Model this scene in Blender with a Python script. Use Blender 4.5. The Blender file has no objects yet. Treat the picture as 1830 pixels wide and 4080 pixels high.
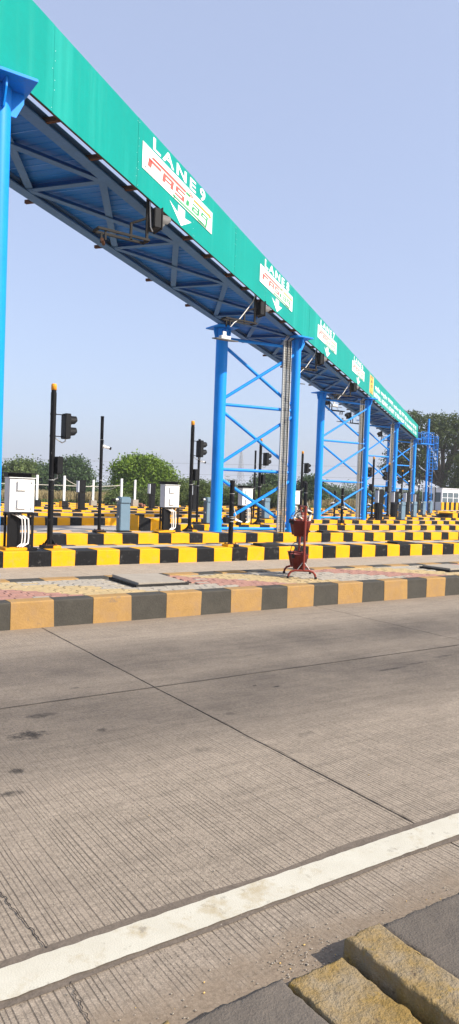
import bpy, bmesh, math, random
import numpy as np
from mathutils import Vector, Matrix, noise as mnoise
random.seed(7); RNG = np.random.default_rng(11)
SC = bpy.context.scene; COL = SC.collection
R = math.radians

# ------------------------------------------------------------------ camera
YAW, PITCH, ROLL, FPX, HC = R(56.0126), R(-1.7404), R(2.06796), 2861.42, 1.6
PW, PH = 1830, 4080
_f = Vector((math.cos(YAW)*math.cos(PITCH), math.sin(YAW)*math.cos(PITCH), math.sin(PITCH)))
_r0 = Vector((math.sin(YAW), -math.cos(YAW), 0)); _u0 = _r0.cross(_f)
CR = math.cos(ROLL)*_r0 + math.sin(ROLL)*_u0; CU = -math.sin(ROLL)*_r0 + math.cos(ROLL)*_u0; CF = _f
cam = bpy.data.cameras.new('camera'); cam_o = bpy.data.objects.new('camera', cam); COL.objects.link(cam_o)
M = Matrix((CR, CU, -CF)).transposed().to_4x4(); M.translation = Vector((0, 0, HC)); cam_o.matrix_world = M
cam.sensor_fit = 'VERTICAL'; cam.sensor_height = 36; cam.lens = FPX/PH*36; cam.clip_end = 6000; cam.clip_start = .05
SC.camera = cam_o
# ------------------------------------------------------------------ sky, sun, exposure
SUN = Vector((.78, -1.126, 1.0)).normalized()
w = bpy.data.worlds.new('World'); SC.world = w; w.use_nodes = True
wn = w.node_tree.nodes; wl = w.node_tree.links
sky = wn.new('ShaderNodeTexSky'); sky.sky_type = 'NISHITA'; sky.sun_disc = False
sky.sun_elevation = math.asin(SUN.z); sky.sun_rotation = math.atan2(SUN.x, SUN.y)
sky.altitude = 400; sky.air_density = 1.0; sky.dust_density = 4.5; sky.ozone_density = 3.0
bg = wn['Background']; bg.inputs['Strength'].default_value = .15
hz = wn.new('ShaderNodeMixRGB'); hz.inputs[0].default_value = .56; hz.inputs[2].default_value = (2.32, 2.56, 3.42, 1)   # even pale haze over the whole sky
wl.new(sky.outputs[0], hz.inputs[1]); wl.new(hz.outputs[0], bg.inputs[0])
sl = bpy.data.lights.new('sun', 'SUN'); sl.energy = 4.2; sl.angle = R(.6); sl.color = (1, .94, .84)
so = bpy.data.objects.new('sun', sl); COL.objects.link(so); so.rotation_euler = (-SUN).to_track_quat('-Z', 'Y').to_euler()
SC.view_settings.view_transform = 'Standard'; SC.view_settings.look = 'None'
SC.view_settings.exposure = .85; SC.view_settings.gamma = 1
SC.render.resolution_x = 459; SC.render.resolution_y = 1024

# ------------------------------------------------------------------ pixel rays -> places
def ray(x, y):
    x, y = float(x), float(y)
    return CF + (x-PW/2)/FPX*CR - (y-PH/2)/FPX*CU
def at_z(x, y, z=0.):
    d = ray(x, y); return Vector((0, 0, HC)) + d*((z-HC)/d.z)
def at_Y(x, y, Y):
    d = ray(x, y); return Vector((0, 0, HC)) + d*(Y/d.y)
def at_d(x, y, d): return Vector((0, 0, HC)) + ray(x, y)*d
GA = R(36.433); GS = Vector((math.cos(GA), math.sin(GA), 0)); GT = Vector((-math.sin(GA), math.cos(GA), 0))
def at_t(x, y, t):
    d = ray(x, y); return Vector((0, 0, HC)) + d*(t/d.dot(GT))

# ------------------------------------------------------------------ mesh building
class MB:
    def __init__(s): s.v = []; s.f = []; s.sm = []
    def add(s, vs, fs, smooth=False):
        o = len(s.v); s.v += [tuple(p) for p in vs]
        s.f += [tuple(i+o for i in f) for f in fs]; s.sm += [smooth]*len(fs); return s
    def box(s, x0, x1, y0, y1, z0, z1):
        return s.add([(x0,y0,z0),(x1,y0,z0),(x1,y1,z0),(x0,y1,z0),(x0,y0,z1),(x1,y0,z1),(x1,y1,z1),(x0,y1,z1)],
                     [(0,3,2,1),(4,5,6,7),(0,1,5,4),(1,2,6,5),(2,3,7,6),(3,0,4,7)])
    def frame(s, p0, p1, up):
        d = (Vector(p1)-Vector(p0)).normalized(); u = Vector(up)
        if abs(d.dot(u)) > .98: u = Vector((0,1,0)) if abs(d.y) < .9 else Vector((1,0,0))
        a = d.cross(u).normalized(); return a, a.cross(d).normalized()
    def beam(s, p0, p1, wd, h, up=(0,0,1)):
        p0, p1 = Vector(p0), Vector(p1); a, b = s.frame(p0, p1, up); q = []
        for p in (p0, p1): q += [p-a*wd/2-b*h/2, p+a*wd/2-b*h/2, p+a*wd/2+b*h/2, p-a*wd/2+b*h/2]
        return s.add(q, [(0,1,2,3),(7,6,5,4),(0,4,5,1),(1,5,6,2),(2,6,7,3),(3,7,4,0)])
    def cyl(s, p0, p1, r0, r1=None, n=14, caps=True):
        r1 = r0 if r1 is None else r1; p0, p1 = Vector(p0), Vector(p1); a, b = s.frame(p0, p1, (0,0,1)); q = []
        for p, r in ((p0, r0), (p1, r1)):
            q += [p + a*math.cos(2*math.pi*i/n)*r + b*math.sin(2*math.pi*i/n)*r for i in range(n)]
        s.add(q, [(i, (i+1) % n, n+(i+1) % n, n+i) for i in range(n)], True)
        if caps: s.add(q[:n], [tuple(range(n))[::-1]]); s.add(q[n:], [tuple(range(n))])
        return s
    def tube(s, pts, r, n=8):
        pts = [Vector(p) for p in pts]; q = []; a = None
        for i, p in enumerate(pts):
            d = (pts[min(i+1, len(pts)-1)]-pts[max(i-1, 0)]).normalized()
            if a is None: a, b = s.frame(p, p+d, (0,0,1))
            a = (a - d*a.dot(d)).normalized(); b = a.cross(d)
            q += [p + a*math.cos(2*math.pi*k/n)*r + b*math.sin(2*math.pi*k/n)*r for k in range(n)]
        fs = [(i*n+k, i*n+(k+1) % n, (i+1)*n+(k+1) % n, (i+1)*n+k) for i in range(len(pts)-1) for k in range(n)]
        s.add(q, fs, True); s.add(q[:n], [tuple(range(n))]); s.add(q[-n:], [tuple(range(n))]); return s
    def extr(s, pts, vec):
        n = len(pts); v = Vector(vec); q = [Vector(p) for p in pts]; q += [p+v for p in q]
        return s.add(q, [tuple(range(n))[::-1], tuple(range(n, 2*n))] + [(i, (i+1) % n, n+(i+1) % n, n+i) for i in range(n)])
    def revolve(s, prof, n=20, c=(0,0,0)):
        q = [(c[0]+r*math.cos(2*math.pi*i/n), c[1]+r*math.sin(2*math.pi*i/n), c[2]+z) for r, z in prof for i in range(n)]
        return s.add(q, [(j*n+i, j*n+(i+1) % n, (j+1)*n+(i+1) % n, (j+1)*n+i) for j in range(len(prof)-1) for i in range(n)], True)
    def mesh(s, name, mat, bevel=0, fixn=True):
        me = bpy.data.meshes.new(name); me.from_pydata(s.v, [], s.f)
        me.polygons.foreach_set('use_smooth', s.sm)
        if bevel or fixn:
            bm = bmesh.new(); bm.from_mesh(me)
            if bevel:
                bmesh.ops.bevel(bm, geom=[e for e in bm.edges if len(e.link_faces) == 2 and e.calc_face_angle(0) > .6], offset=bevel, segments=2, affect='EDGES')
            if fixn: bmesh.ops.recalc_face_normals(bm, faces=bm.faces)
            bm.to_mesh(me); bm.free()
        me.materials.append(mat); return me
    def build(s, name, mat, parent=None, bevel=0, fixn=True, loc=None):
        return link(name, s.mesh(name, mat, bevel, fixn), parent, loc)
def link(name, data, parent=None, loc=None):
    o = bpy.data.objects.new(name, data); COL.objects.link(o)
    if parent: o.parent = parent
    if loc is not None: o.location = loc
    return o
def tag(o, label=None, cat=None, group=None, kind=None):
    if label: o['label'] = label
    if cat: o['category'] = cat
    if group: o['group'] = group
    if kind: o['kind'] = kind
    return o
def thing(name, label, cat, loc=(0,0,0), rz=0, group=None):
    o = link(name, None); o.location = loc; o.rotation_euler = (0, 0, rz); o.empty_display_size = .2
    return tag(o, label, cat, group)
def copy_tree(o, parent=None):
    c = o.copy(); COL.objects.link(c); c.parent = parent
    for ch in KIDS(o): copy_tree(ch, c)
    return c
def KIDS(o): return [x for x in COL.objects if x.parent == o]

# ------------------------------------------------------------------ materials
def nn(nt, t, **k):
    n = nt.nodes.new('ShaderNode'+t)
    for a, b in k.items():
        if a in n.inputs: n.inputs[a].default_value = b
        else: setattr(n, a, b)
    return n
def noise_n(nt, vec, scale, detail=4, rough=.6):
    n = nn(nt, 'TexNoise'); n.inputs['Scale'].default_value = scale; n.inputs['Detail'].default_value = detail
    n.inputs['Roughness'].default_value = rough
    nt.links.new(vec, n.inputs['Vector']); return n.outputs['Fac']
def ramp(nt, fac, p0, p1, c0=(0,0,0,1), c1=(1,1,1,1)):
    r = nn(nt, 'ValToRGB'); e = r.color_ramp.elements
    e[0].position = p0; e[1].position = p1; e[0].color = c0; e[1].color = c1
    nt.links.new(fac, r.inputs[0]); return r.outputs[0]
def mixc(nt, fac, a, b, mode='MIX'):
    m = nn(nt, 'MixRGB', blend_type=mode)
    for i, x in ((0, fac), (1, a), (2, b)):
        if isinstance(x, bpy.types.NodeSocket): nt.links.new(x, m.inputs[i])
        else: m.inputs[i].default_value = x if i == 0 else (*x[:3], 1)
    return m.outputs[0]
def mth(nt, op, a, b=0., clamp=False):
    m = nn(nt, 'Math', operation=op, use_clamp=clamp)
    for i, x in enumerate((a, b)):
        if isinstance(x, bpy.types.NodeSocket): nt.links.new(x, m.inputs[i])
        else: m.inputs[i].default_value = x
    return m.outputs[0]
def new_mat(name):
    m = bpy.data.materials.new(name); m.use_nodes = True; nt = m.node_tree
    return m, nt, nt.nodes['Principled BSDF'], nt.nodes.new('ShaderNodeNewGeometry').outputs['Position']
def pmat(name, col, rough=.6, var=.12, scale=2.5, fine=45, bump=.0, bdist=.004, dirt=None, metal=0, spec=.2, local=False, island=0, streak=None):
    m, nt, bs, pos = new_mat(name)
    if local: pos = nn(nt, 'TexCoord').outputs['Object']
    hi = tuple(min(1, c*(1+var)) for c in col); lo = tuple(c*(1-var) for c in col)
    c = mixc(nt, ramp(nt, noise_n(nt, pos, scale), .3, .7), lo, hi)
    f = noise_n(nt, pos, fine, 3)
    c = mixc(nt, .35, c, mixc(nt, ramp(nt, f, .35, .65), tuple(x*(1-1.6*var) for x in col), tuple(min(1, x*(1+1.2*var)) for x in col)))
    if island:
        ri = nt.nodes.new('ShaderNodeNewGeometry').outputs['Random Per Island']
        c = mixc(nt, ri, mixc(nt, 1., c, (1-island,)*3, 'MULTIPLY'), mixc(nt, 1., c, (1+island,)*3, 'MULTIPLY'))
    if dirt:
        for dc, lo_, hi_, sc in dirt:
            c = mixc(nt, ramp(nt, noise_n(nt, pos, sc, 8, .7), lo_, hi_), c, dc)
    if streak:
        for dc, lo_, hi_, sc, k_ in streak:
            mp = nn(nt, 'Mapping'); mp.inputs['Scale'].default_value = (sc, sc, sc*.06); nt.links.new(pos, mp.inputs['Vector'])
            c = mixc(nt, mth(nt, 'MULTIPLY', ramp(nt, noise_n(nt, mp.outputs[0], 1., 5, .65), lo_, hi_), k_), c, dc)
    nt.links.new(c, bs.inputs['Base Color'])
    rr = mth(nt, 'ADD', rough-.08, mth(nt, 'MULTIPLY', f, .16)); nt.links.new(rr, bs.inputs['Roughness'])
    bs.inputs['Metallic'].default_value = metal; bs.inputs['Specular IOR Level'].default_value = spec
    if bump:
        b = nn(nt, 'Bump'); b.inputs['Strength'].default_value = bump; b.inputs['Distance'].default_value = bdist
        nt.links.new(mth(nt, 'ADD', f, mth(nt, 'MULTIPLY', noise_n(nt, pos, fine*.25, 5), 1.5)), b.inputs['Height'])
        nt.links.new(b.outputs[0], bs.inputs['Normal'])
    return m
def leaf_mat(name, a, b, trans=.25):
    m, nt, bs, pos = new_mat(name)
    ri = nt.nodes.new('ShaderNodeNewGeometry').outputs['Random Per Island']
    c = mixc(nt, ri, a, b)
    c = mixc(nt, ramp(nt, noise_n(nt, pos, .8), .35, .7), mixc(nt, 1., c, (.72, .75, .7), 'MULTIPLY'), c)
    nt.links.new(c, bs.inputs['Base Color']); bs.inputs['Roughness'].default_value = .6; bs.inputs['Specular IOR Level'].default_value = .25
    tr = nn(nt, 'BsdfTranslucent'); nt.links.new(c, tr.inputs['Color'])
    mx = nn(nt, 'MixShader'); mx.inputs[0].default_value = trans
    nt.links.new(bs.outputs[0], mx.inputs[1]); nt.links.new(tr.outputs[0], mx.inputs[2])
    nt.links.new(mx.outputs[0], nt.nodes['Material Output'].inputs[0]); return m

DUST = (.36, .29, .21)
M_ = dict(
 blue=pmat('blue_paint', (.004, .235, .76), .45, .10, 1.2, 30, .05, .002, dirt=[((.03,.20,.52), .62, .8, 3.), ((.12,.10,.09), .72, .76, 24.)], streak=[((.03,.17,.46), .55, .75, 12., .6)], spec=.2),
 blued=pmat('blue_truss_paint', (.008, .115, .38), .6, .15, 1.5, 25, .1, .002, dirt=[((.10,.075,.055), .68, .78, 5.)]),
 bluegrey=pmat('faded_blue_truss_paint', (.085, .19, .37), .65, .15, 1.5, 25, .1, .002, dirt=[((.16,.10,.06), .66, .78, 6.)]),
 deck=pmat('blue_roof_sheet', (.01, .16, .52), .5, .12, 1, 20),
 rust=pmat('rusty_steel', (.10, .045, .025), .85, .3, 8, 60, .3),
 teal=pmat('teal_sign_paint', (.001, .24, .203), .55, .07, .8, 14, .03, .003, dirt=[((.015,.30,.24), .66, .8, 14.)], streak=[((.02,.25,.20), .5, .75, 7., .45), ((.03,.36,.31), .55, .75, 1.6, .5)], spec=.12),
 tealdark=pmat('sign_edge_steel', (.03, .10, .09), .6),
 white=pmat('white_print', (.80, .81, .80), .5, .03),
 cream=pmat('cream_panel_print', (.80, .80, .76), .5, .03),
 red=pmat('red_print', (.62, .10, .08), .5, .05), green=pmat('green_print', (.03, .27, .10), .5, .05),
 orange=pmat('orange_print', (.75, .28, .05), .5, .05), gold=pmat('gold_print', (.66, .38, .07), .5, .05), ink=pmat('dark_print', (.06,.05,.05), .5),
 galv=pmat('galvanised_wire', (.42, .42, .40), .45, .15, 6, 50, metal=.5),
 cable=pmat('pale_cable', (.55, .53, .47), .55, .1), cabledark=pmat('black_cable', (.03,.03,.03), .5),
 kyel=pmat('yellow_kerb_paint', (.72, .33, .005), .65, .10, 4, 40, .35, .003, dirt=[((.62,.30,.05), .52, .70, 7.), ((.45,.34,.20), .66, .74, 13.)], streak=[((.5,.28,.06), .58, .72, 10., .6)], spec=.12),
 kblk=pmat('black_kerb_paint', (.009, .009, .010), .55, .3, 4, 40, .35, .003, dirt=[((.09,.085,.08), .58, .74, 9.), ((.28,.26,.24), .67, .74, 22.)], spec=.12),
 kyel1=pmat('faded_ochre_kerb_paint', (.32, .19, .068), .88, .14, 4, 55, .5, .004, dirt=[((.29,.18,.085), .45, .66, 5.), ((.20,.14,.09), .60, .74, 9.), ((.33,.16,.012), .64, .74, 6.)]),
 kblk1=pmat('worn_black_kerb_paint', (.055, .050, .041), .85, .2, 4, 55, .5, .004, dirt=[((.065,.058,.046), .52, .72, 6.), ((.15,.125,.10), .66, .76, 16.)]),
 conc=pmat('island_concrete', (.36, .31, .26), .85, .15, 3, 60, .3, .003, dirt=[((.22,.19,.16), .58, .74, 5.)]),
 pyel=pmat('yellow_paver', (.40, .295, .15), .85, .1, 9, 70, .4, .003, dirt=[((.38,.31,.22), .55, .8, 3.)]),
 ppink=pmat('pink_paver', (.32, .17, .13), .85, .1, 9, 70, .4, .003, dirt=[((.34,.22,.17), .55, .8, 3.)]),
 pgrey=pmat('grey_paver', (.32, .28, .225), .85, .1, 9, 70, .4, .003, dirt=[((.36,.31,.25), .55, .8, 3.)]),
 bedding=pmat('paver_bedding_sand', (.27, .23, .175), .95, .2, 8, 60),
 black=pmat('black_pole_paint', (.007, .007, .008), .5, .3, 5, 40, .1, .002, dirt=[((.35,.34,.33), .64, .69, 17.)], spec=.12),
 blackbox=pmat('black_metal', (.008, .008, .009), .5, .2, 5, 40, spec=.12),
 darkgrey=pmat('dark_grey_plastic', (.010, .0105, .012), .55, .15, spec=.12),
 greymetal=pmat('grey_visor', (.12, .115, .11), .6, .1),
 amber=pmat('amber_lens', (.72, .30, .03), .25, .06),
 cab=pmat('white_cabinet_paint', (.78, .78, .75), .45, .03, 3, 40, .02, .001, dirt=[((.55,.53,.5), .66, .8, 8.)], streak=[((.5,.46,.4), .6, .75, 16., .5)]),
 cabside=pmat('shaded_cabinet_side', (.50, .51, .53), .5, .05),  # white cabinet paint with the shade on its sides mixed in as grey
 barrier=pmat('blue_grey_powder_coat', (.13, .20, .26), .45, .06, 3, 40), barrierside=pmat('shaded_blue_grey_coat', (.09, .12, .15), .5, .06),  # barrierside is the same coat, darkened to paint in the left face's shade
 pvc=pmat('white_pvc_conduit', (.72, .70, .66), .45, .05), bucket=pmat('red_oxide_bucket', (.13, .022, .02), .55, .2, 6, 40, .1, .002, dirt=[((.26,.15,.12), .62, .74, 10.)]),
 redpaint=pmat('red_stand_paint', (.20, .034, .022), .55, .18, 6, 40), sand=pmat('bucket_sand', (.62, .54, .46), .9, .1, 20, 90),
 glassd=pmat('booth_glass', (.10, .13, .15), .08, .1), alum=pmat('white_aluminium', (.74, .75, .77), .4, .04), alumg=pmat('grey_booth_panel', (.50, .53, .58), .45, .04),
 steel=pmat('tower_steel', (.30, .31, .33), .6, .05), wire=pmat('power_line', (.24, .25, .27), .6, .05),
 bark=pmat('bark', (.085, .065, .05), .9, .25, 4, 20, .5, .02), brick=pmat('old_brick', (.28, .12, .085), .9, .2, 8, 60, .4, .004),
 coverm=pmat('concrete_cover', (.30, .26, .21), .85, .12, 5, 60, .3, .003), frame=pmat('dark_cover_frame', (.024, .022, .02), .8, .2),
 post=pmat('white_post_paint', (.72, .72, .70), .55, .06, 5, 40, .1, .002, dirt=[((.25,.22,.2), .66, .72, 14.)]), rope=pmat('pale_rope', (.50, .47, .40), .9, .1),
 paper=pmat('pale_rubbish', (.66, .62, .56), .8, .1),
)

def road_mat(name, col, worn=True, grooves=True):
    m, nt, bs, pos = new_mat(name)
    L = nt.links
    sep = nn(nt, 'SeparateXYZ'); L.new(pos, sep.inputs[0]); X, Y = sep.outputs[0], sep.outputs[1]
    big = noise_n(nt, pos, .7, 5); mid = noise_n(nt, pos, 6, 6, .7); fine = noise_n(nt, pos, 170, 3, .8); grain = noise_n(nt, pos, 420, 2, .8)
    c = mixc(nt, ramp(nt, big, .3, .7), tuple(x*.86 for x in col), tuple(x*1.12 for x in col))
    c = mixc(nt, .5, c, mixc(nt, ramp(nt, mid, .3, .72), tuple(x*.72 for x in col), tuple(x*1.22 for x in col)))
    c = mixc(nt, mth(nt, 'MULTIPLY', ramp(nt, fine, .5, .74), .6), c, tuple(min(1, x*1.9) for x in col))
    c = mixc(nt, mth(nt, 'MULTIPLY', ramp(nt, fine, .30, .48, (1,1,1,1), (0,0,0,1)), .7), c, tuple(x*.42 for x in col))
    c = mixc(nt, mth(nt, 'MULTIPLY', ramp(nt, grain, .55, .7), .35), c, tuple(x*.5 for x in col))
    height = mth(nt, 'MULTIPLY', fine, .5)
    if worn:
        # tyre-polished, oil-darkened band along the wheel path
        def band(c0, wd):
            d = mth(nt, 'DIVIDE', mth(nt, 'SUBTRACT', Y, c0), wd)
            return mth(nt, 'SUBTRACT', 1., mth(nt, 'MULTIPLY', d, d), True)
        bd = mth(nt, 'MAXIMUM', band(4.7, 1.15), band(5.95, .85))
        bd = mth(nt, 'MULTIPLY', bd, mth(nt, 'ADD', .5, mth(nt, 'MULTIPLY', ramp(nt, noise_n(nt, pos, 1.1, 6, .65), .3, .7), .5)), True)
        mp = nn(nt, 'Mapping'); mp.inputs['Scale'].default_value = (.9, 8., 1.); L.new(pos, mp.inputs['Vector'])     # scuffs drawn out along the lane
        c = mixc(nt, mth(nt, 'MULTIPLY', ramp(nt, noise_n(nt, mp.outputs[0], 1.3, 7, .72), .46, .68), .5), c, tuple(x*.50 for x in col))
        mp2 = nn(nt, 'Mapping'); mp2.inputs['Scale'].default_value = (2.2, 6., 1.); mp2.inputs['Location'].default_value = (7, 3, 0); L.new(pos, mp2.inputs['Vector'])
        c = mixc(nt, mth(nt, 'MULTIPLY', ramp(nt, noise_n(nt, mp2.outputs[0], 2.4, 8, .75), .52, .7), .5), c, tuple(min(1, x*1.35) for x in col))
        c = mixc(nt, mth(nt, 'MULTIPLY', ramp(nt, noise_n(nt, pos, 38, 6, .85), .48, .62), .6), c, tuple(x*.40 for x in col))
        c = mixc(nt, mth(nt, 'MULTIPLY', ramp(nt, noise_n(nt, pos, 55, 6, .85), .52, .64), .55), c, tuple(min(1, x*1.5) for x in col))
    if grooves:
        # tined lines run across the lane; their spacing and depth vary
        wob = mth(nt, 'MULTIPLY', noise_n(nt, pos, 1.1, 1), .016)
        xw = mth(nt, 'ADD', X, wob)
        n1 = nn(nt, 'TexNoise', noise_dimensions='1D'); n1.inputs['Scale'].default_value = 11.; n1.inputs['Detail'].default_value = 1.; L.new(xw, n1.inputs['W'])
        sn = mth(nt, 'SINE', mth(nt, 'ADD', mth(nt, 'MULTIPLY', xw, 2*math.pi/.0215), mth(nt, 'MULTIPLY', n1.outputs['Fac'], 7.)))
        n2 = nn(nt, 'TexNoise', noise_dimensions='1D'); n2.inputs['Scale'].default_value = 31.; n2.inputs['Detail'].default_value = 0.; L.new(xw, n2.inputs['W'])
        g = mth(nt, 'MULTIPLY', ramp(nt, sn, .45, .95), mth(nt, 'ADD', .35, ramp(nt, n2.outputs['Fac'], .42, .62), True))
        brk = ramp(nt, mth(nt, 'ADD', noise_n(nt, pos, 2.6, 5, .7), mth(nt, 'MULTIPLY', noise_n(nt, pos, 75, 3, .7), .75)), .66, .90)
        g = mth(nt, 'MULTIPLY', g, brk)
        if worn:
            # worn smooth where wheels run
            mr = nn(nt, 'MapRange'); L.new(mth(nt, 'ADD', Y, mth(nt, 'MULTIPLY', noise_n(nt, pos, 1.4, 4), 1.8)), mr.inputs[0]); mr.inputs[1].default_value = 3.9; mr.inputs[2].default_value = 5.3; mr.inputs[3].default_value = 1; mr.inputs[4].default_value = .12
            mr2 = nn(nt, 'MapRange'); L.new(Y, mr2.inputs[0]); mr2.inputs[1].default_value = 6.3; mr2.inputs[2].default_value = 7.2; mr2.inputs[3].default_value = 0; mr2.inputs[4].default_value = .7
            g = mth(nt, 'MULTIPLY', g, mth(nt, 'MAXIMUM', mr.outputs[0], mr2.outputs[0]))
            # silt drifted against the kerb at the near side and along the island
            sv = mth(nt, 'ADD', Y, mth(nt, 'MULTIPLY', mth(nt, 'SUBTRACT', noise_n(nt, pos, 4.5, 5, .65), .5), .5))
            ms = nn(nt, 'MapRange'); L.new(sv, ms.inputs[0]); ms.inputs[1].default_value = 1.86; ms.inputs[2].default_value = 2.02; ms.inputs[3].default_value = 1; ms.inputs[4].default_value = 0
            mt_ = nn(nt, 'MapRange'); L.new(sv, mt_.inputs[0]); mt_.inputs[1].default_value = 7.42; mt_.inputs[2].default_value = 7.75; mt_.inputs[3].default_value = 0; mt_.inputs[4].default_value = .7
            silt = mth(nt, 'MAXIMUM', ms.outputs[0], mt_.outputs[0]); g = mth(nt, 'MULTIPLY', g, mth(nt, 'SUBTRACT', 1., silt, True))
            c = mixc(nt, mth(nt, 'MULTIPLY', silt, .75), c, mixc(nt, ramp(nt, noise_n(nt, pos, 60, 5, .75), .35, .65), (.13, .095, .065), (.25, .19, .135)))
        c = mixc(nt, mth(nt, 'MULTIPLY', g, .8), c, tuple(x*.34 for x in col))
        height = mth(nt, 'SUBTRACT', height, mth(nt, 'MULTIPLY', g, 1.3))
    if worn:
        sp = None; wn_ = mth(nt, 'MULTIPLY', mth(nt, 'SUBTRACT', noise_n(nt, pos, 16, 6, .75), .5), 4.2)
        for sx, sy, rx, ry, k in ((1.5,4.43,.16,.10,1),(1.72,4.77,.13,.06,.8),(1.26,3.9,.06,.05,.9),(1.14,3.62,.1,.04,.9),(2.17,5.31,.05,.03,.9),(3.64,4.62,.06,.025,1),(3.5,4.72,.03,.02,1),
            (4.98,4.61,.22,.03,.9),(5.4,4.66,.2,.025,.8),(5.9,4.75,.25,.03,.7),(1.0,2.28,.07,.05,.9),(2.35,3.7,.08,.05,.5),(3.1,3.6,.1,.05,.5),(1.95,4.3,.05,.04,.7),(1.6,5.75,.05,.03,.7),(4.1,5.5,.05,.02,.8),(2.9,4.2,.06,.04,.6)):
            dx = mth(nt, 'DIVIDE', mth(nt, 'SUBTRACT', X, sx), rx); dy = mth(nt, 'DIVIDE', mth(nt, 'SUBTRACT', Y, sy), ry)
            d = mth(nt, 'ADD', mth(nt, 'MULTIPLY', dx, dx), mth(nt, 'MULTIPLY', dy, dy))
            v = mth(nt, 'MULTIPLY', mth(nt, 'SUBTRACT', mth(nt, 'ADD', .85, wn_), d, True), k)
            sp = v if sp is None else mth(nt, 'MAXIMUM', sp, v)
        c = mixc(nt, mth(nt, 'MULTIPLY', sp, .85, True), c, (.022, .02, .019))
        rs = ramp(nt, noise_n(nt, pos, 3.3, 7, .75), .66, .74)
        c = mixc(nt, mth(nt, 'MULTIPLY', rs, .4), c, (.24, .15, .09))
    if worn: c = mixc(nt, bd, c, mixc(nt, 1., c, (.38, .385, .41), 'MULTIPLY'))
    L.new(c, bs.inputs['Base Color']); bs.inputs['Roughness'].default_value = .85; bs.inputs['Specular IOR Level'].default_value = .15
    b = nn(nt, 'Bump'); b.inputs['Strength'].default_value = .55; b.inputs['Distance'].default_value = .004
    L.new(height, b.inputs['Height']); L.new(b.outputs[0], bs.inputs['Normal']); return m
M_['road'] = road_mat('tined_road_concrete', (.268, .219, .170))
M_['road2'] = road_mat('lane_concrete', (.36, .295, .225), worn=False)
M_['roadfar'] = road_mat('far_lane_concrete', (.34, .31, .28), worn=False, grooves=False)
M_['joint'] = pmat('joint_sealant', (.045, .038, .033), .9, .2)

def line_mat():
    m, nt, bs, pos = new_mat('thermoplastic_white_line'); L = nt.links
    c = mixc(nt, ramp(nt, noise_n(nt, pos, 5, 6, .7), .3, .75), (.43, .395, .315), (.50, .47, .39))
    c = mixc(nt, mth(nt, 'MULTIPLY', ramp(nt, noise_n(nt, pos, 130, 4, .8), .56, .68), .55), c, (.40, .36, .29))
    c = mixc(nt, mth(nt, 'MULTIPLY', ramp(nt, noise_n(nt, pos, 4.3, 8, .75), .53, .66), .75), c, (.33, .26, .15))
    c = mixc(nt, mth(nt, 'MULTIPLY', ramp(nt, noise_n(nt, pos, 17, 5, .7), .60, .70), .8), c, (.22, .19, .145))
    L.new(c, bs.inputs['Base Color']); bs.inputs['Roughness'].default_value = .7
    b = nn(nt, 'Bump'); b.inputs['Strength'].default_value = .5; b.inputs['Distance'].default_value = .003
    L.new(noise_n(nt, pos, 150, 3), b.inputs['Height']); L.new(b.outputs[0], bs.inputs['Normal']); return m
M_['line'] = line_mat()
M_['halo'] = pmat('bitumen_primer_stain', (.13, .104, .082), .9, .25, 12, 90, .4, .003)

# ------------------------------------------------------------------ ground and road
def ground_mat():
    m, nt, bs, pos = new_mat('field_ground'); L = nt.links
    c = mixc(nt, ramp(nt, noise_n(nt, pos, .12, 6, .65), .38, .62), (.16, .125, .06), (.07, .085, .03))
    c = mixc(nt, ramp(nt, noise_n(nt, pos, 1.5, 6), .4, .7), c, (.22, .17, .09))
    L.new(c, bs.inputs['Base Color']); bs.inputs['Roughness'].default_value = .95; return m
M_['ground'] = ground_mat()
tag(MB().box(-900, 2600, -300, 3200, -.5, -.12).build('ground', M_['ground']), kind='structure')
road = tag(MB().box(-90, 150, -12, 60, -.30, -.035).build('road', M_['joint']), kind='structure')
def slab(x0, x1, y0, y1, mat, z=0.):
    g = .0025; h = .004
    o = MB().box(x0+g, x1-g, y0+h, y1-h, -.034, z).build('concrete_slab', mat, road, .002)
    return o
cutsA = [-7.1, -3.1, 2.74, 6.72, 10.7, 14.7, 18.7, 22.7]
for a, b in zip(cutsA, cutsA[1:]): slab(a, b, 1.2, 5.04, M_['road'], random.uniform(-.001, .001))
cutsB = [-7.1, -3.1, 2.74, 6.72, 10.7, 14.7, 18.7, 22.7, 26.7]
for a, b in zip(cutsB, cutsB[1:]): slab(a, b, 5.04, 7.95, M_['road'], random.uniform(-.001, .001))
cutsC = [-7, -3, 1.1, 5.1, 9.1, 13.1, 17.1, 21.1, 25.1, 29.1]
for a, b in zip(cutsC, cutsC[1:]):
    slab(a, b, 9.3, 11.5, M_['road2']); slab(a, b, 11.5, 13.7, M_['road2'])
far = MB().box(-80, 140, 13.7, 58, -.034, 0).build('far_lanes', M_['roadfar'], road)
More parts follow.
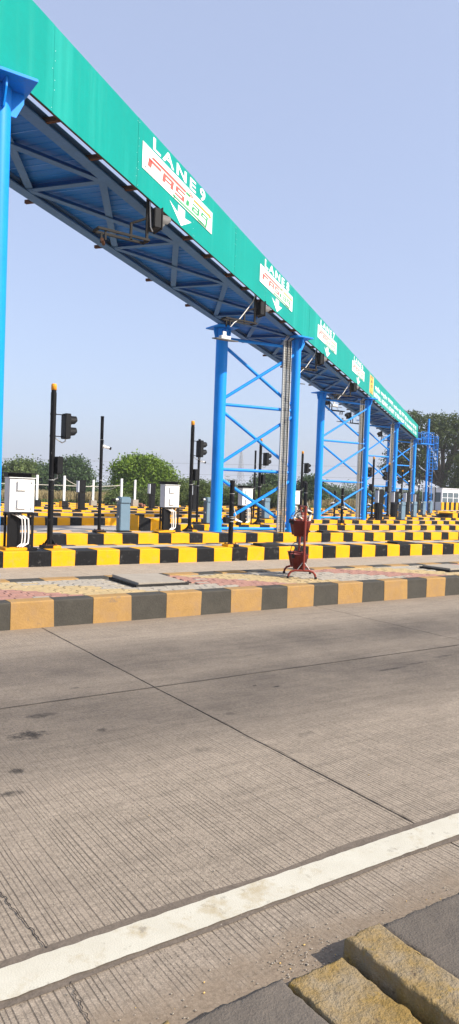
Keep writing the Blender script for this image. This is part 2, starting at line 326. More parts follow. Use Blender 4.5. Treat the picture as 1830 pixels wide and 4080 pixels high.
# edge line with a ragged outline, and the primer stain it was laid on
def strip(x0, x1, y0, y1, z, amp, fr, seed):
    n = int((x1-x0)/.02); mb = MB(); q = []
    for i in range(n+1):
        x = x0+(x1-x0)*i/n
        q += [(x, y0+amp*mnoise.noise((x*fr, seed, 0)), z), (x, y1+amp*mnoise.noise((x*fr, seed+5, 0)), z)]
    return mb.add(q, [(2*i, 2*i+2, 2*i+3, 2*i+1) for i in range(n)])
strip(-6, 22, 2.128, 2.345, .003, .022, 1.9, 3).build('line_primer', M_['halo'], road, fixn=False)
def seal(p0, p1, wd, seed):
    n = 160; q = []; p0, p1 = Vector((*p0, .0045)), Vector((*p1, .0045)); d = (p1-p0).normalized(); a = Vector((-d.y, d.x, 0))
    for i in range(n+1):
        p = p0.lerp(p1, i/n); m_ = .35+.9*abs(mnoise.noise((i*.35, seed, 0))); c = .012*mnoise.noise((i*.11, seed+3, 0))
        q += [p+a*(c-wd*m_), p+a*(c+wd*m_)]
    MB().add(q, [(2*i, 2*i+1, 2*i+3, 2*i+2) for i in range(n)]).build('joint_sealant', M_['joint'], road, fixn=False)
seal((-6, 5.04), (14, 5.04), .0075, 1); seal((14, 5.04), (22, 5.04), .0075, 2)
for k, xx in enumerate((2.74, 6.72, 10.7)): seal((xx, 2.36), (xx, 7.71), .0045, 5+k)
seal((.86, 1.78), (.88, 2.13), .0035, 11); seal((.88, 2.33), (.82, 2.95), .0045, 12)
mbl = strip(-6, 22, 2.150, 2.302, .007, .006, 16, 9)
mbl.build('edge_line', M_['line'], road, fixn=False)

# ------------------------------------------------------------------ traffic islands
def island(Y0, Y1, X0, X1, label, edges=None, lead='y', blk=.475, top=.3, mats=('kyel', 'kblk'), fw=.2, bw=.25, blocks=(None, None), core='conc', vis=(0, 40)):
    """raised island: concrete core and painted kerb blocks along both long sides"""
    o = thing('traffic_island', label, 'traffic island', ((vis[0]+vis[1])/2, (Y0+Y1)/2, 0), 0, 'traffic islands between the lanes')
    ox, oy = o.location.x, o.location.y
    MB().box(X0-ox, X1-ox, Y0+fw-oy, Y1-bw-oy, -.02, top-(.022 if core == 'bedding' else .004)).build('island_slab', M_[core], o)
    b0 = list(edges) if edges else [vis[0]]
    yel = lead == 'y'
    while b0[0] > vis[0]: b0.insert(0, b0[0]-blk); yel = not yel
    while b0[-1] < vis[1]: b0.append(b0[-1]+blk)
    shared = {}
    for row, (ya, yb) in enumerate(((Y0, Y0+fw), (Y1-bw, Y1))):
        for i, (a, b) in enumerate(zip(b0, b0[1:])):
            mk = mats[0] if yel ^ bool(i % 2) else mats[1]
            key = (mk, row); yb_ = 1 if mk == mats[0] else 0
            if key not in shared:
                W_ = yb-ya; pr = [(0, -.02), (0, top-.016), (.005, top-.005), (.016, top), (W_-.016, top), (W_-.005, top-.005), (W_, top-.016), (W_, -.02)]
                vs = []
                for _ in range(5):
                    e = .0 if yb_ == 0 else 1.
                    sl = [(random.uniform(-.012, .022)*e, random.uniform(-.012, .022)*e, random.uniform(-.01, .02)*e) for _ in (0, 1)]
                    mb = MB(); q = []
                    for sgn, (o0, o1, o2) in zip((-1, 1), sl):
                        for k_, (py_, pz_) in enumerate(pr): q.append((sgn*(.5+(o0 if k_ == 0 or k_ == 7 else o1 if k_ < 4 else o2)), py_, pz_))
                    n_ = len(pr); mb.add(q, [tuple(range(n_)), tuple(range(2*n_-1, n_-1, -1))]); mb.add(q, [(i_, i_+1, n_+i_+1, n_+i_) for i_ in range(n_-1)])
                    vs.append(mb.mesh('kerb_block', M_[mk]))
                shared[key] = vs
            k = link('kerb_block', random.choice(shared[key]), o); L = b-a
            k.scale = (L+.001, 1, 1)
            k.location = ((a+b)/2-ox, ya-oy-(.0035 if yb_ else 0)+random.uniform(-.001, .001), (.0025 if yb_ else 0)+random.uniform(-.0008, .0008))
    return o
E1 = [2.39,2.88,3.35,3.84,4.32,4.82,5.28,5.77,6.22,6.69,7.16,7.64,8.11,8.61,9.06,9.51]
E2 = [3.99,4.47,4.93,5.4,5.87,6.36,6.82,7.29,7.75,8.21,8.67,9.14,9.58,10.05,10.5,10.95,11.4,11.85,12.3,12.76,13.21,13.67,14.13,14.58,15.01,15.47,15.9,16.33,16.81]
E3 = [6.56,6.97,7.54,8.02,8.56,9.05,9.67,10.1,10.69,11.15,11.71,12.14,12.69,13.15,13.74,14.17,14.69,15.17,15.74,16.16,16.72,17.17,17.7,18.16,18.7,19.14,19.72,20.16,20.71,21.15,21.7,22.13,22.67]
E4 = [19.46,19.94,20.48,20.93,21.47,21.94,22.48,22.95,23.52,24.0,24.55,25.04,25.57,26.03,26.58,27.04,27.56,28.05]
I1 = island(7.72, 9.62, -12, 40, 'nearest traffic island with faded ochre and grey-black kerb and coloured pavers', E1, 'y', .475, .3, ('kyel1', 'kblk1'), .22, .26, core='bedding', vis=(-.5, 18))
I2 = island(13.4, 14.75, -12, 45, 'second traffic island from the front, bright yellow and black, under the leftmost white cabinet', E2, 'y', .46, .3, fw=.55, vis=(.5, 24))
I3 = island(17.9, 19.25, -12, 50, 'third traffic island carrying the nearest complete pair of blue gantry columns', E3, 'n', .5, .3, fw=.5, vis=(2.5, 32))
I4 = island(22.3, 23.6, 12.6, 55, 'fourth traffic island with a sloping striped nose behind the blue-grey barrier box', E4, 'n', .5, .3, fw=.45, vis=(12.9, 40))
I5 = island(26.7, 28.0, -15, 60, 'fifth traffic island carrying the second complete pair of blue gantry columns', [10., 10.5], 'y', .5, .3, fw=.45, vis=(4, 46))
for Y, lb, v in ((30.8, 'sixth traffic island back, in front of the grey barrier boxes at right', (6, 54)), (34.5, 'seventh traffic island, a thin striped band beyond the gantry', (9, 58)),
                 (38.5, 'eighth traffic island, carrying the white posts far behind at left', (10, 60)), (42.5, 'ninth traffic island, thin striped strip before the dry grass', (12, 64)), (47.5, 'farthest traffic island at the edge of the dry field, below the glazed booth', (14, 72))):
    island(Y, Y+1.5, -15, 80, lb, [v[0], v[0]+.5], random.choice('yn'), .52, .3, fw=.45, bw=.45, vis=v)
# striped sloping nose at the left end of the fourth island
n4 = I4; ox, oy = n4.location.x, n4.location.y
nx = [at_Y(q, 2112, 22.0).x for q in (553, 601, 648, 700)]
for i, (a, b) in enumerate(zip(nx, nx[1:])):
    h0, h1 = ((.62, .52), (.52, .42), (.42, .31))[i]
    mb = MB().extr([(a-ox, 22.0-oy, -.02), (b-ox, 22.0-oy, -.02), (b-ox, 22.0-oy, h1), (a-ox, 22.0-oy, h0)], (0, .9, 0))
    mb.build('nose_block', M_[('kblk', 'kyel', 'kblk')[i]], n4, .012)
MB().extr([(nx[0]-ox-.02, 22.0-oy, -.02), (nx[0]-ox-.02, 22.0-oy, .62), (nx[0]-ox-.02, 22.9-oy, .62), (nx[0]-ox-.02, 22.9-oy, -.02)], (.018, 0, 0)).build('nose_end', M_['kyel'], n4)

# pavers on the nearest island: wavy blocks in yellow, pink and grey diagonal bands
def paver_mesh(mk):
    L, W = .198, .098; n = 4; pts = []
    zig = [0, .012, 0, -.012, 0]
    xs = [-L/2+L*i/n for i in range(n+1)]
    pts = [(x, -W/2+z) for x, z in zip(xs, zig)] + [(x, W/2+z) for x, z in list(zip(xs, zig))[::-1]]
    mb = MB(); q = [(x, y, -.03) for x, y in pts] + [(x, y, -.005) for x, y in pts] + [(x*.955, y*.91, 0) for x, y in pts]; k = len(pts)
    fs = [tuple(range(2*k, 3*k))]
    for r in (0, 1): fs += [(r*k+i, r*k+(i+1) % k, (r+1)*k+(i+1) % k, (r+1)*k+i) for i in range(k)]
    mb.add(q, fs); return mb
PM = {k: paver_mesh(k).mesh('paver', M_[k]) for k in ('pyel', 'ppink', 'pgrey')}
def paver_kind(x, y):
    u = (x+y-10.85+.05*mnoise.noise((x*3, y*3, 1))) % 3.27
    return 'ppink' if u < .45 or u > 2.82 else ('pyel' if u < 1.42 else 'pgrey')
spots = []
MH = [(4.18, 5.12, 8.38, 9.32), (10.3, 11.3, 8.3, 9.1)]   # inspection covers interrupt the paving
j = 0; y = 7.995
while y < 9.34:
    x = 1.6 + (.05 if j % 2 else 0)
    while x < 15.5:
        if not any(a-.1 < x < b+.1 and c-.05 < y < d+.05 for a, b, c, d in MH): spots.append((x, y))
        x += .2045
    y += .1045; j += 1
spots.sort(key=lambda p: (p[0]*p[0]+p[1]*p[1]))
vis_sp = [p for p in spots if p[0] > .30*p[1]]
near300 = vis_sp[:300]; ns = set(near300); rest = {'pyel': MB(), 'ppink': MB(), 'pgrey': MB()}
def pz(x, y): return .297 + .006*mnoise.noise((x*1.3, y*1.3, 0))+random.uniform(-.0025, .0025)
for p in spots:
    k = paver_kind(*p)
    if random.random() < .02: k = 'pgrey'
    if p in ns:
        o = link('paver', PM[k], I1, (p[0]-I1.location.x, p[1]-I1.location.y, pz(*p))); o.rotation_euler = (random.uniform(-.015, .015), random.uniform(-.01, .01), random.uniform(-.03, .03))
    else:
        t = paver_mesh(k); z = pz(*p); rest[k].add([(a+p[0]-I1.location.x, b+p[1]-I1.location.y, c+z) for a, b, c in t.v], t.f)
for k, mb in rest.items(): tag(mb.build('paving', M_[k], I1, fixn=False), kind='stuff')

def cover(x0, x1, y0, y1, z, label, tilt=0., mat='coverm'):
    o = thing('inspection_cover', label, 'inspection cover', ((x0+x1)/2, (y0+y1)/2, z)); w_, d = (x1-x0)/2, (y1-y0)/2
    fr = MB()
    for a, b, c, e in ((-w_, w_, -d, -d+.03), (-w_, w_, d-.03, d), (-w_, -w_+.03, -d+.03, d-.03), (w_-.03, w_, -d+.03, d-.03)): fr.box(a, b, c, e, -.02, .012)
    fr.build('rim', M_['frame'], o)
    p = MB().box(-w_+.035, w_-.035, -d+.035, d-.035, -.005, .04).build('cover_plate', M_[mat], o, .006); p.rotation_euler = (tilt, tilt*.6, .02)
    return o
cover(4.25, 5.05, 8.42, 9.28, .305, 'square concrete inspection cover in the pavers, left of the bucket stand', .03)
cover(10.4, 11.2, 8.35, 9.05, .305, 'flat concrete inspection cover in the pavers at the right edge', .0)
cover(10.05, 10.85, 13.5, 13.95, .31, 'dark inspection cover on the second island, left of the red buckets', .03, 'frame')
cover(14.6, 15.4, 13.5, 13.95, .31, 'dark inspection cover on the second island, toward the right edge', .03, 'frame')
cover(15.9, 16.7, 18.0, 18.4, .31, 'dark inspection cover on the third island, right of the front blue column', .03, 'frame')
cover(9.75, 10.3, 18.05, 18.45, .31, 'yellow painted inspection cover beside the blue-grey barrier box', .0, 'kyel')

# ------------------------------------------------------------------ broken kerb at the camera's feet
def rough_block(name, mat, parent, x0, x1, y0, y1, z1, seed, edge=.04, amp=.005, step=.012, tilt=(0, 0), ragged=.012):
    nx, ny = max(3, int((x1-x0)/step)), max(3, int((y1-y0)/step)); q = []; fs = []
    for jj in range(ny+1):
        for ii in range(nx+1):
            u, v = ii/nx, jj/ny; x = x0+(x1-x0)*u; yy = y0+(y1-y0)*v
            ex = min(u, 1-u)*(x1-x0); ey = (1-v)*(y1-y0)
            e = min(ex, ey, edge)/edge
            z = z1 - (1-math.sin(e*math.pi/2))*edge*.9
            nz = mnoise.fractal((x*11, yy*11, seed), 1., 2., 4)*amp
            if u in (0, 1) or v == 1: z = -.03; nz = 0
            rg = ragged*mnoise.fractal((x*14, yy*14, seed+7), 1, 2, 4)
            q.append((x + (rg if ex < edge else 0), yy + (rg if ey < edge else 0), z+nz + tilt[0]*(x-x0)+tilt[1]*(yy-y1)))
    for jj in range(ny):
        for ii in range(nx):
            a = jj*(nx+1)+ii; fs.append((a, a+1, a+nx+2, a+nx+1))
    mb = MB(); mb.add(q, fs, True); return mb.build(name, mat, parent, fixn=False)
M_['asph'] = pmat('worn_black_kerb_top', (.115, .097, .08), .95, .2, 4, 120, .7, .004, dirt=[((.12,.10,.082), .5, .7, 7.), ((.06,.052,.045), .62, .7, 20.)], spec=.2)
M_['ochre'] = pmat('worn_ochre_stone', (.23, .15, .048), .9, .2, 6, 90, .9, .006, dirt=[((.23,.18,.115), .40, .62, 5.), ((.30,.19,.04), .6, .72, 9.), ((.10,.07,.045), .60, .70, 19.)])
nk = thing('kerb', 'broken worn kerb at the camera with black and ochre paint', 'kerb', (1.6, 1.2, 0))
def nkb(name, mat, x0, x1, y0, y1, z, seed, **k):
    o = rough_block(name, M_[mat], nk, x0-1.6, x1-1.6, y0-1.2, y1-1.2, z, seed, **k); return o
nkb('kerb_stone', 'asph', 1.878, 4.2, -.6, 1.765, .074, 3, edge=.03, amp=.003)
nkb('kerb_stone', 'ochre', 1.708, 1.886, -.6, 1.752, .094, 9, edge=.02, amp=.0035, step=.006, ragged=.012)
nkb('kerb_stone', 'ochre', 1.445, 1.684, -.6, 1.725, .05, 15, edge=.012, amp=.003, step=.006, tilt=(.0, 0), ragged=.014)
nkb('kerb_stone', 'asph', 1.05, 1.452, -.6, 1.755, .047, 21, edge=.02, amp=.003)
nkb('kerb_stone', 'ochre', .6, 1.052, -.6, 1.78, .052, 27, edge=.02, amp=.003)
nkb('kerb_stone', 'asph', -3, .603, -.6, 1.76, .07, 33, edge=.05, amp=.003, step=.03)
MB().box(-4.6, 2.6, -3.2, .45, -.03, .004).build('kerb_bed', M_['joint'], nk)  # dark colour stands in for shadow in the gap between the stones
# grit lying along the kerb
mb = MB(); mby = MB()
for i in range(520):
    x = random.uniform(.5, 3.0); y = 1.77+abs(random.gauss(0, .10)) if i < 330 else random.uniform(1.8, 3.4); r = random.uniform(.0015, .0042)*(1.3 if i % 17 == 0 else 1)
    if random.random() < .35: x = 1.62+random.gauss(0, .09)
    t = mby if i % 23 == 0 else mb; c = Vector((x, y, r*.5+.001))
    q = [c+Vector((random.uniform(.6, 1.3)*r*a, random.uniform(.6, 1.3)*r*b, random.uniform(.5, .9)*r*d)) for a, b, d in ((1,0,0),(0,1,0),(-1,0,0),(0,-1,0),(0,0,1),(0,0,-1))]
    t.add(q, [(0,1,4),(1,2,4),(2,3,4),(3,0,4),(1,0,5),(2,1,5),(3,2,5),(0,3,5)])
tag(mb.build('grit', M_['coverm'], fixn=False), 'loose grit scattered along the broken kerb', 'grit', kind='stuff')
tag(mby.build('yellow_grit', pmat('yellow_grit', (.55, .36, .12), .8), fixn=False), 'pale yellow pebbles scattered near the white line', 'pebbles', kind='stuff')

# ------------------------------------------------------------------ gantry
def GP(s, t, z=0.): v = GS*s+GT*t; return Vector((v.x, v.y, z))
S0, T0 = 7.6, 5.98
gan = thing('toll_gantry', 'long blue steel gantry truss on paired tubular columns crossing all the lanes', 'gantry', GP(S0, T0), GA)
def L(s, t, z): return Vector((s-S0, t-T0, z))
SE = 65.2; ZB = 6.62; TF, TR = 6.11, 7.77
def chord(name, t, s0, s1):
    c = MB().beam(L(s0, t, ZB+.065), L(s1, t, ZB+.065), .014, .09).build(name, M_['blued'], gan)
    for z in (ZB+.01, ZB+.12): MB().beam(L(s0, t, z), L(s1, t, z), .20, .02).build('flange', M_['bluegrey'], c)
    return c
chord('front_chord', TF, -5, SE); chord('rear_chord', TR, -5, SE)
nodes = [S0+3.02*k for k in range(-4, 20)]
def member(name, p0, p1, wd, dp):
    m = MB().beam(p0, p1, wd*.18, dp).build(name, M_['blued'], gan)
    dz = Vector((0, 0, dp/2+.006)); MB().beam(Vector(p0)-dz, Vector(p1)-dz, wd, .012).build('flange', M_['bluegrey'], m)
for i, s in enumerate(nodes):
    if s > SE: break
    member('strut', L(s, TF+.11, ZB+.075), L(s, TR-.11, ZB+.075), .12, .09)
    if i+1 < len(nodes) and nodes[i+1] < SE+1:
        e = min(nodes[i+1], SE)
        member('brace', L(s, TF+.12, ZB+.085), L(e, TR-.12, ZB+.085), .13, .07)
        member('brace', L(s, TR-.12, ZB+.06), L(e, TF+.12, ZB+.06), .13, .07)
# ribbed sheets laid over the truss
def sheet_mesh(ln):
    mb = MB(); x = 0; prof = []
    while x < ln-.01:
        prof += [(x, 0), (min(x+.11, ln), 0), (min(x+.13, ln), .010), (min(x+.18, ln), .010)]; x += .2
    prof.append((ln, 0)); q = []
    for a, z in prof: q += [(a, 0, z), (a, TR-TF+.17, z)]
    return mb.add(q, [(2*i, 2*i+2, 2*i+3, 2*i+1) for i in range(len(prof)-1)])
sm = sheet_mesh(1.0).mesh('roof_sheet', M_['deck'], fixn=False)
s = -5
while s < SE-.5:
    link('roof_sheet', sm, gan, L(s, TF, ZB+.135)); s += 1.002
# stubs that hold the board, and the small ones behind
stub = MB().box(-.03, .03, -.29, .02, -.035, .035).mesh('bracket', M_['rust']); stubr = MB().box(-.03, .03, .0, .18, -.03, .03).mesh('bracket', M_['rust'])
s = -3.6; k = 0
while s < 64:
    link('bracket', stub, gan, L(s+random.uniform(-.12, .12), TF-.02, ZB+.045))
    if k % 2 == 0: link('bracket', stubr, gan, L(s, TR+.09, ZB+.03))
    s += 1.22; k += 1

COLS = [(7.62, 5.1), (22.75, 20.85), (37.6, 35.1), (50.3, 48.2), (64.0, 61.8)]
TRC = 7.86
def column(s, t, rad):
    zb = .30
    mb = MB().cyl(L(s, t, zb), L(s, t, 6.545), rad, n=28); o = mb.build('column', M_['blue'], gan)
    MB().cyl(L(s, t, zb), L(s, t, zb+.12), rad+.012, n=28).build('base_collar', M_['blue'], o)
    c = MB().box(-.36, .36, -.40, .40, 6.56, 6.60).build('cap_plate', M_['blue'], gan, .004); c.location = L(s, t, 0); c.rotation_euler.z = -GA
    for k in range(4):
        a = k*math.pi/2; d = Vector((math.cos(a), math.sin(a), 0)); n_ = Vector((-d.y, d.x, 0))*.012; p = Vector((0, 0, 0))
        z = Vector((0, 0, 1)); pts = [p+d*rad+z*6.555, p+d*.31+z*6.555, p+d*.31+z*6.44, p+d*(rad+.07)+z*6.24, p+d*rad+z*6.24]
        MB().extr([q-n_ for q in pts], n_*2).build('gusset', M_['blue'], c)
    return o
for sf, sr in COLS:
    column(sf, 5.98, .145); column(sr, TRC, .185)
    f = lambda z: L(sf, 5.98, z); r = lambda z: L(sr, TRC, z); m = M_['blue']
    for z in (6.27, 4.25, 2.24, .40): MB().cyl(r(z), f(z), .05, n=10).build('tie_tube', m, gan)
    for za, zb_ in ((6.12, 4.37), (4.12, 2.39), (2.03, .49)):
        off = Vector((.0, .03, 0))
        MB().cyl(r(za)+off, f(zb_)+off, .05, n=10).build('cross_tube', m, gan); MB().cyl(r(zb_)-off, f(za)-off, .05, n=10).build('cross_tube', m, gan)
# cable trays running up beside the front columns
for k, (sf, sr) in enumerate(COLS[1:]):
    b = GP(sf, 5.98); lab = ['galvanised cable tray beside the nearest full front column', 'dark cable tray beside the front column of the second pair', 'grey cable tray beside the front column of the third pair', 'grey cable tray beside the last front column'][k]
    o = thing('cable_tray', lab, 'cable tray', (b.x-.40, b.y-.02, .30), R(0), 'cable trays beside the front columns'); H = 6.15
    rl = MB()
    for x in (-.145, .145): rl.box(x-.008, x+.008, -.03, .03, 0, H)
    rl.build('side_rail', M_['galv'], o)
    wr = MB(); n = int(H/.075)
    for i in range(n): wr.box(-.14, .14, -.041, -.035, .02+i*.075, .026+i*.075)
    for i in range(5): x = -.09+i*.045; wr.box(x-.003, x+.003, -.046, -.042, 0, H)
    wr.build('wire_mesh', M_['frame'], o)
    for i in range(6):
        x = -.115+i*.046; pts = [(x+.006*mnoise.noise((z*1.7, i, k)), -.012+.006*mnoise.noise((z, i+9, k)), z) for z in np.linspace(0, H, 22)]
        pts += [(x+.03+.02*i, -.03, H+.10), (x+.10+.03*i, -.01, H+.16-.01*i)]
        MB().tube(pts, .017, 6).build('cable', M_['cable' if (i % 3 != 2) != (k == 1 and i % 2 == 0) else 'cabledark'], o)

# ------------------------------------------------------------------ sign board
TB = 5.75; K = TB/5.55
def bz(z): return 1.6+(z-1.6)*K
def text_part(body, name, mat, parent, s0, s1, z0, z1, dep=.006, bold=0., shear=0., y=-.004, space=1.):
    cu = bpy.data.curves.new(name, 'FONT'); cu.body = body; cu.size = 1; cu.space_character = space; cu.offset = bold; cu.shear = shear; cu.resolution_u = 3
    t = bpy.data.objects.new(name, cu); COL.objects.link(t); bpy.context.view_layer.update()
    me = bpy.data.meshes.new_from_object(t.evaluated_get(bpy.context.evaluated_depsgraph_get()))
    bpy.data.objects.remove(t); bpy.data.curves.remove(cu)
    co = np.empty(len(me.vertices)*3); me.vertices.foreach_get('co', co); co = co.reshape(-1, 3); mn, mx = co.min(0), co.max(0)
    out = np.zeros_like(co); out[:, 0] = s0+(co[:, 0]-mn[0])/(mx[0]-mn[0])*(s1-s0); out[:, 2] = z0+(co[:, 1]-mn[1])/(mx[1]-mn[1])*(z1-z0); out[:, 1] = y
    me.vertices.foreach_set('co', out.ravel()); me.materials.clear(); me.materials.append(mat); me.update()
    return link(name, me, parent)
def flat(polys, name, mat, parent, y=-.004):
    mb = MB()
    for p in polys: mb.add([(a, y, b) for a, b in p], [tuple(range(len(p)))])
    return mb.build(name, mat, parent, fixn=False)
sb = thing('overhead_sign_board', 'long teal overhead sign board with white lane numbers along the gantry', 'sign', GP(S0, TB), GA)
ZL, ZT = bz(6.45), bz(7.565)
edges = [8.44+2.49*k for k in range(-5, 30)]
edges = [e for e in edges if e < 63]; edges += [63.85]
pm = {}
for a, b in zip(edges, edges[1:]):
    o = MB().box(a-S0+.003, b-S0-.003, 0, .012, ZL, ZT).build('board_panel', M_['teal'], sb)
    o.location = (0, random.uniform(0, .004), random.uniform(-.004, .004))
MB().box(edges[0]-S0, 63.85-S0, .02, .05, ZL+.005, ZL+.03).build('bottom_angle', M_['rust'], sb)
MB().box(edges[0]-S0, 63.85-S0, .02, .05, ZT-.03, ZT-.005).build('top_angle', M_['tealdark'], sb)
bk = MB()
for e in np.arange(edges[0], 63.8, 1.22): bk.box(e-S0-.025, e-S0+.025, .02, .06, ZL+.031, ZT-.031)
bk.build('back_frame', M_['rust'], sb)
rv = MB()
for e in edges[:-1]:
    for z in np.arange(ZL+.05, ZT, .13):
        for dx in (-.03, .03):
            if random.random() < .5: x = e-S0+dx; rv.box(x-.0035, x+.0035, -.003, 0, z-.0035, z+.0035)
rv.build('rivets', M_['white'], sb)
GL = dict(F=[(0,0,.28,1),(0,.68,1,1)], A=[(0,0,.24,1),(.76,0,1,1),(.24,.74,.76,1),(.24,.32,.76,.52)],
          S=[(0,.8,1,1),(0,.58,.26,.8),(0,.4,1,.58),(.74,.2,1,.4),(0,0,1,.2)], T=[(.15,0,.85,.78)],
          a=[(0,.8,.78,1),(.78,0,1,1),(0,0,.78,.2),(.22,.4,.78,.58),(0,.2,.22,.58)], g=[(0,.8,.78,1),(0,.58,.22,.8),(0,.4,.78,.58),(.78,-.5,1,1),(-.3,-.5,.78,-.32)])
def lane_sign(s5, num):
    s0 = s5*K-S0; W = 3.17*K; z0, z1 = bz(6.84), bz(7.27); H = z1-z0
    p = MB().box(s0, s0+W, -.010, -.005, z0, z1).build('lane_panel', M_['cream'], sb)
    U = lambda u, v: (s0+u*W, z0+v*H)
    def glyphs(spec, mat, nm):
        ps = []
        for ch, u0, u1, v0, v1 in spec:
            for a, b, c, d in GL[ch]:
                qs = [(a, b), (c, b), (c, d), (a, d)]; sh = .32*(v1-v0)*H/W
                ps.append([U(u0+(u1-u0)*x+sh*y, v0+(v1-v0)*y) for x, y in qs])
        flat(ps, nm, mat, p, -.0135)
    glyphs([('F', .06, .21, .27, .60), ('A', .24, .38, .23, .60), ('S', .41, .54, .20, .60)], M_['red'], 'red_lettering')
    glyphs([('T', .56, .62, .20, .52), ('a', .66, .77, .20, .56), ('g', .80, .91, .20, .56)], M_['green'], 'green_lettering')
    flat([[U(.10, .66), U(.56, .66), U(.57, .77), U(.13, .77)]], 'red_bar', M_['red'], p, -.0135)
    flat([[U(.565, .66), U(.63, .66), U(.635, .77), U(.575, .77)], [U(.40, .04), U(.86, .04), U(.865, .115), U(.40, .115)], [U(.375, .075), U(.41, -.0+.01), U(.41, .16)]], 'green_bar', M_['green'], p, -.0135)
    flat([[U(.68, .66), U(.94, .66), U(.945, .77), U(.69, .77)], [U(.935, .60), U(.985, .70), U(.94, .83)]], 'orange_arrow', M_['orange'], p, -.0135)
    arcs = []
    for rr in (.10, .17, .24):
        for k in range(5):
            a0, a1 = R(35+k*22), R(35+(k+1)*22); cx, cy = .645, .62
            f_ = lambda a, r_: U(cx+math.cos(a)*r_*H/W*1.1, cy+math.sin(a)*r_)
            arcs.append([f_(a0, rr), f_(a0, rr+.035), f_(a1, rr+.035), f_(a1, rr)])
    flat(arcs, 'signal_arcs', M_['red'], p, -.0135)
    text_part('Easy to Cruise', 'small_lettering', M_['ink'], p, s0+.03*W, s0+.36*W, z0+.06*H, z0+.17*H, y=-.0135)
    d = s5-10.70
    text_part('LANE', 'lettering', M_['white'], sb, (11.09+d)*K-S0, (12.98+d)*K-S0, bz(7.31), bz(7.515), bold=.022, space=1.3)
    text_part(num, 'lettering', M_['white'], sb, (13.19+d)*K-S0, (13.47+d)*K-S0, bz(7.30), bz(7.54), bold=.02)
    A = lambda x, z: ((x+d)*K-S0, bz(z))
    flat([[A(12.34, 6.47), A(12.82, 6.70), A(12.5, 6.665), A(12.5, 6.80), A(12.18, 6.80), A(12.18, 6.655), A(11.80, 6.74)][::1]], 'arrow', M_['white'], sb)
for s5, n in ((10.70, '9'), (17.21, '8'), (23.75, '7'), (30.34, '6')): lane_sign(s5, n)
gs0, gs1 = 35.25*K-S0, 36.35*K-S0
gp = MB().box(gs0, gs1, -.010, -.005, bz(6.62), bz(7.46)).build('emblem_panel', M_['gold'], sb)
gx = lambda u, v: (gs0+u*(gs1-gs0), bz(6.62)+v*(bz(7.46)-bz(6.62)))
flat([[gx(.18,.90), gx(.9,.90), gx(.9,.95), gx(.18,.95)], [gx(.35,.6), gx(.55,.6), gx(.55,.76), gx(.35,.76)], [gx(.55,.68), gx(.75,.68), gx(.75,.72), gx(.55,.72)], [gx(.35,.42), gx(.7,.42), gx(.7,.48), gx(.35,.48)], [gx(.35,.33), gx(.7,.33), gx(.7,.38), gx(.35,.38)],
      [gx(.28,.08), gx(.5,.03), gx(.72,.08), gx(.72,.2), gx(.66,.2), gx(.66,.1), gx(.5,.07), gx(.34,.1), gx(.34,.2), gx(.28,.2)]], 'emblem_print', M_['ink'], gp, -.0135)
for q in (35.18, 36.42): MB().box(q*K-S0-.02, q*K-S0+.02, -.008, -.002, ZL+.02, ZT-.02).build('divider_strip', M_['white'], sb)
def words(line, s0, s1, z0, z1, bold):
    ws = line.split(); n = sum(len(w_) for w_ in ws)+.9*(len(ws)-1); x = s0; u = (s1-s0)/n
    for w_ in ws: text_part(w_, 'lettering', M_['white'], sb, x*K-S0, (x+u*len(w_)*.97)*K-S0, bz(z0), bz(z1), bold=bold); x += u*(len(w_)+.9)
words("NATIONAL HIGHWAYS AUTHORITY OF INDIA WELCOMES YOU 'SAVALESHWAR' TOLL PLAZA", 36.7, 60.4, 6.60, 6.86, .02)
words("भारतीय राष्ट्रीय राजमार्ग प्राधिकरण आपका स्वागत करता है 'सावळेश्वर' पथकर नाका", 37.0, 60.0, 6.96, 7.26, .012)

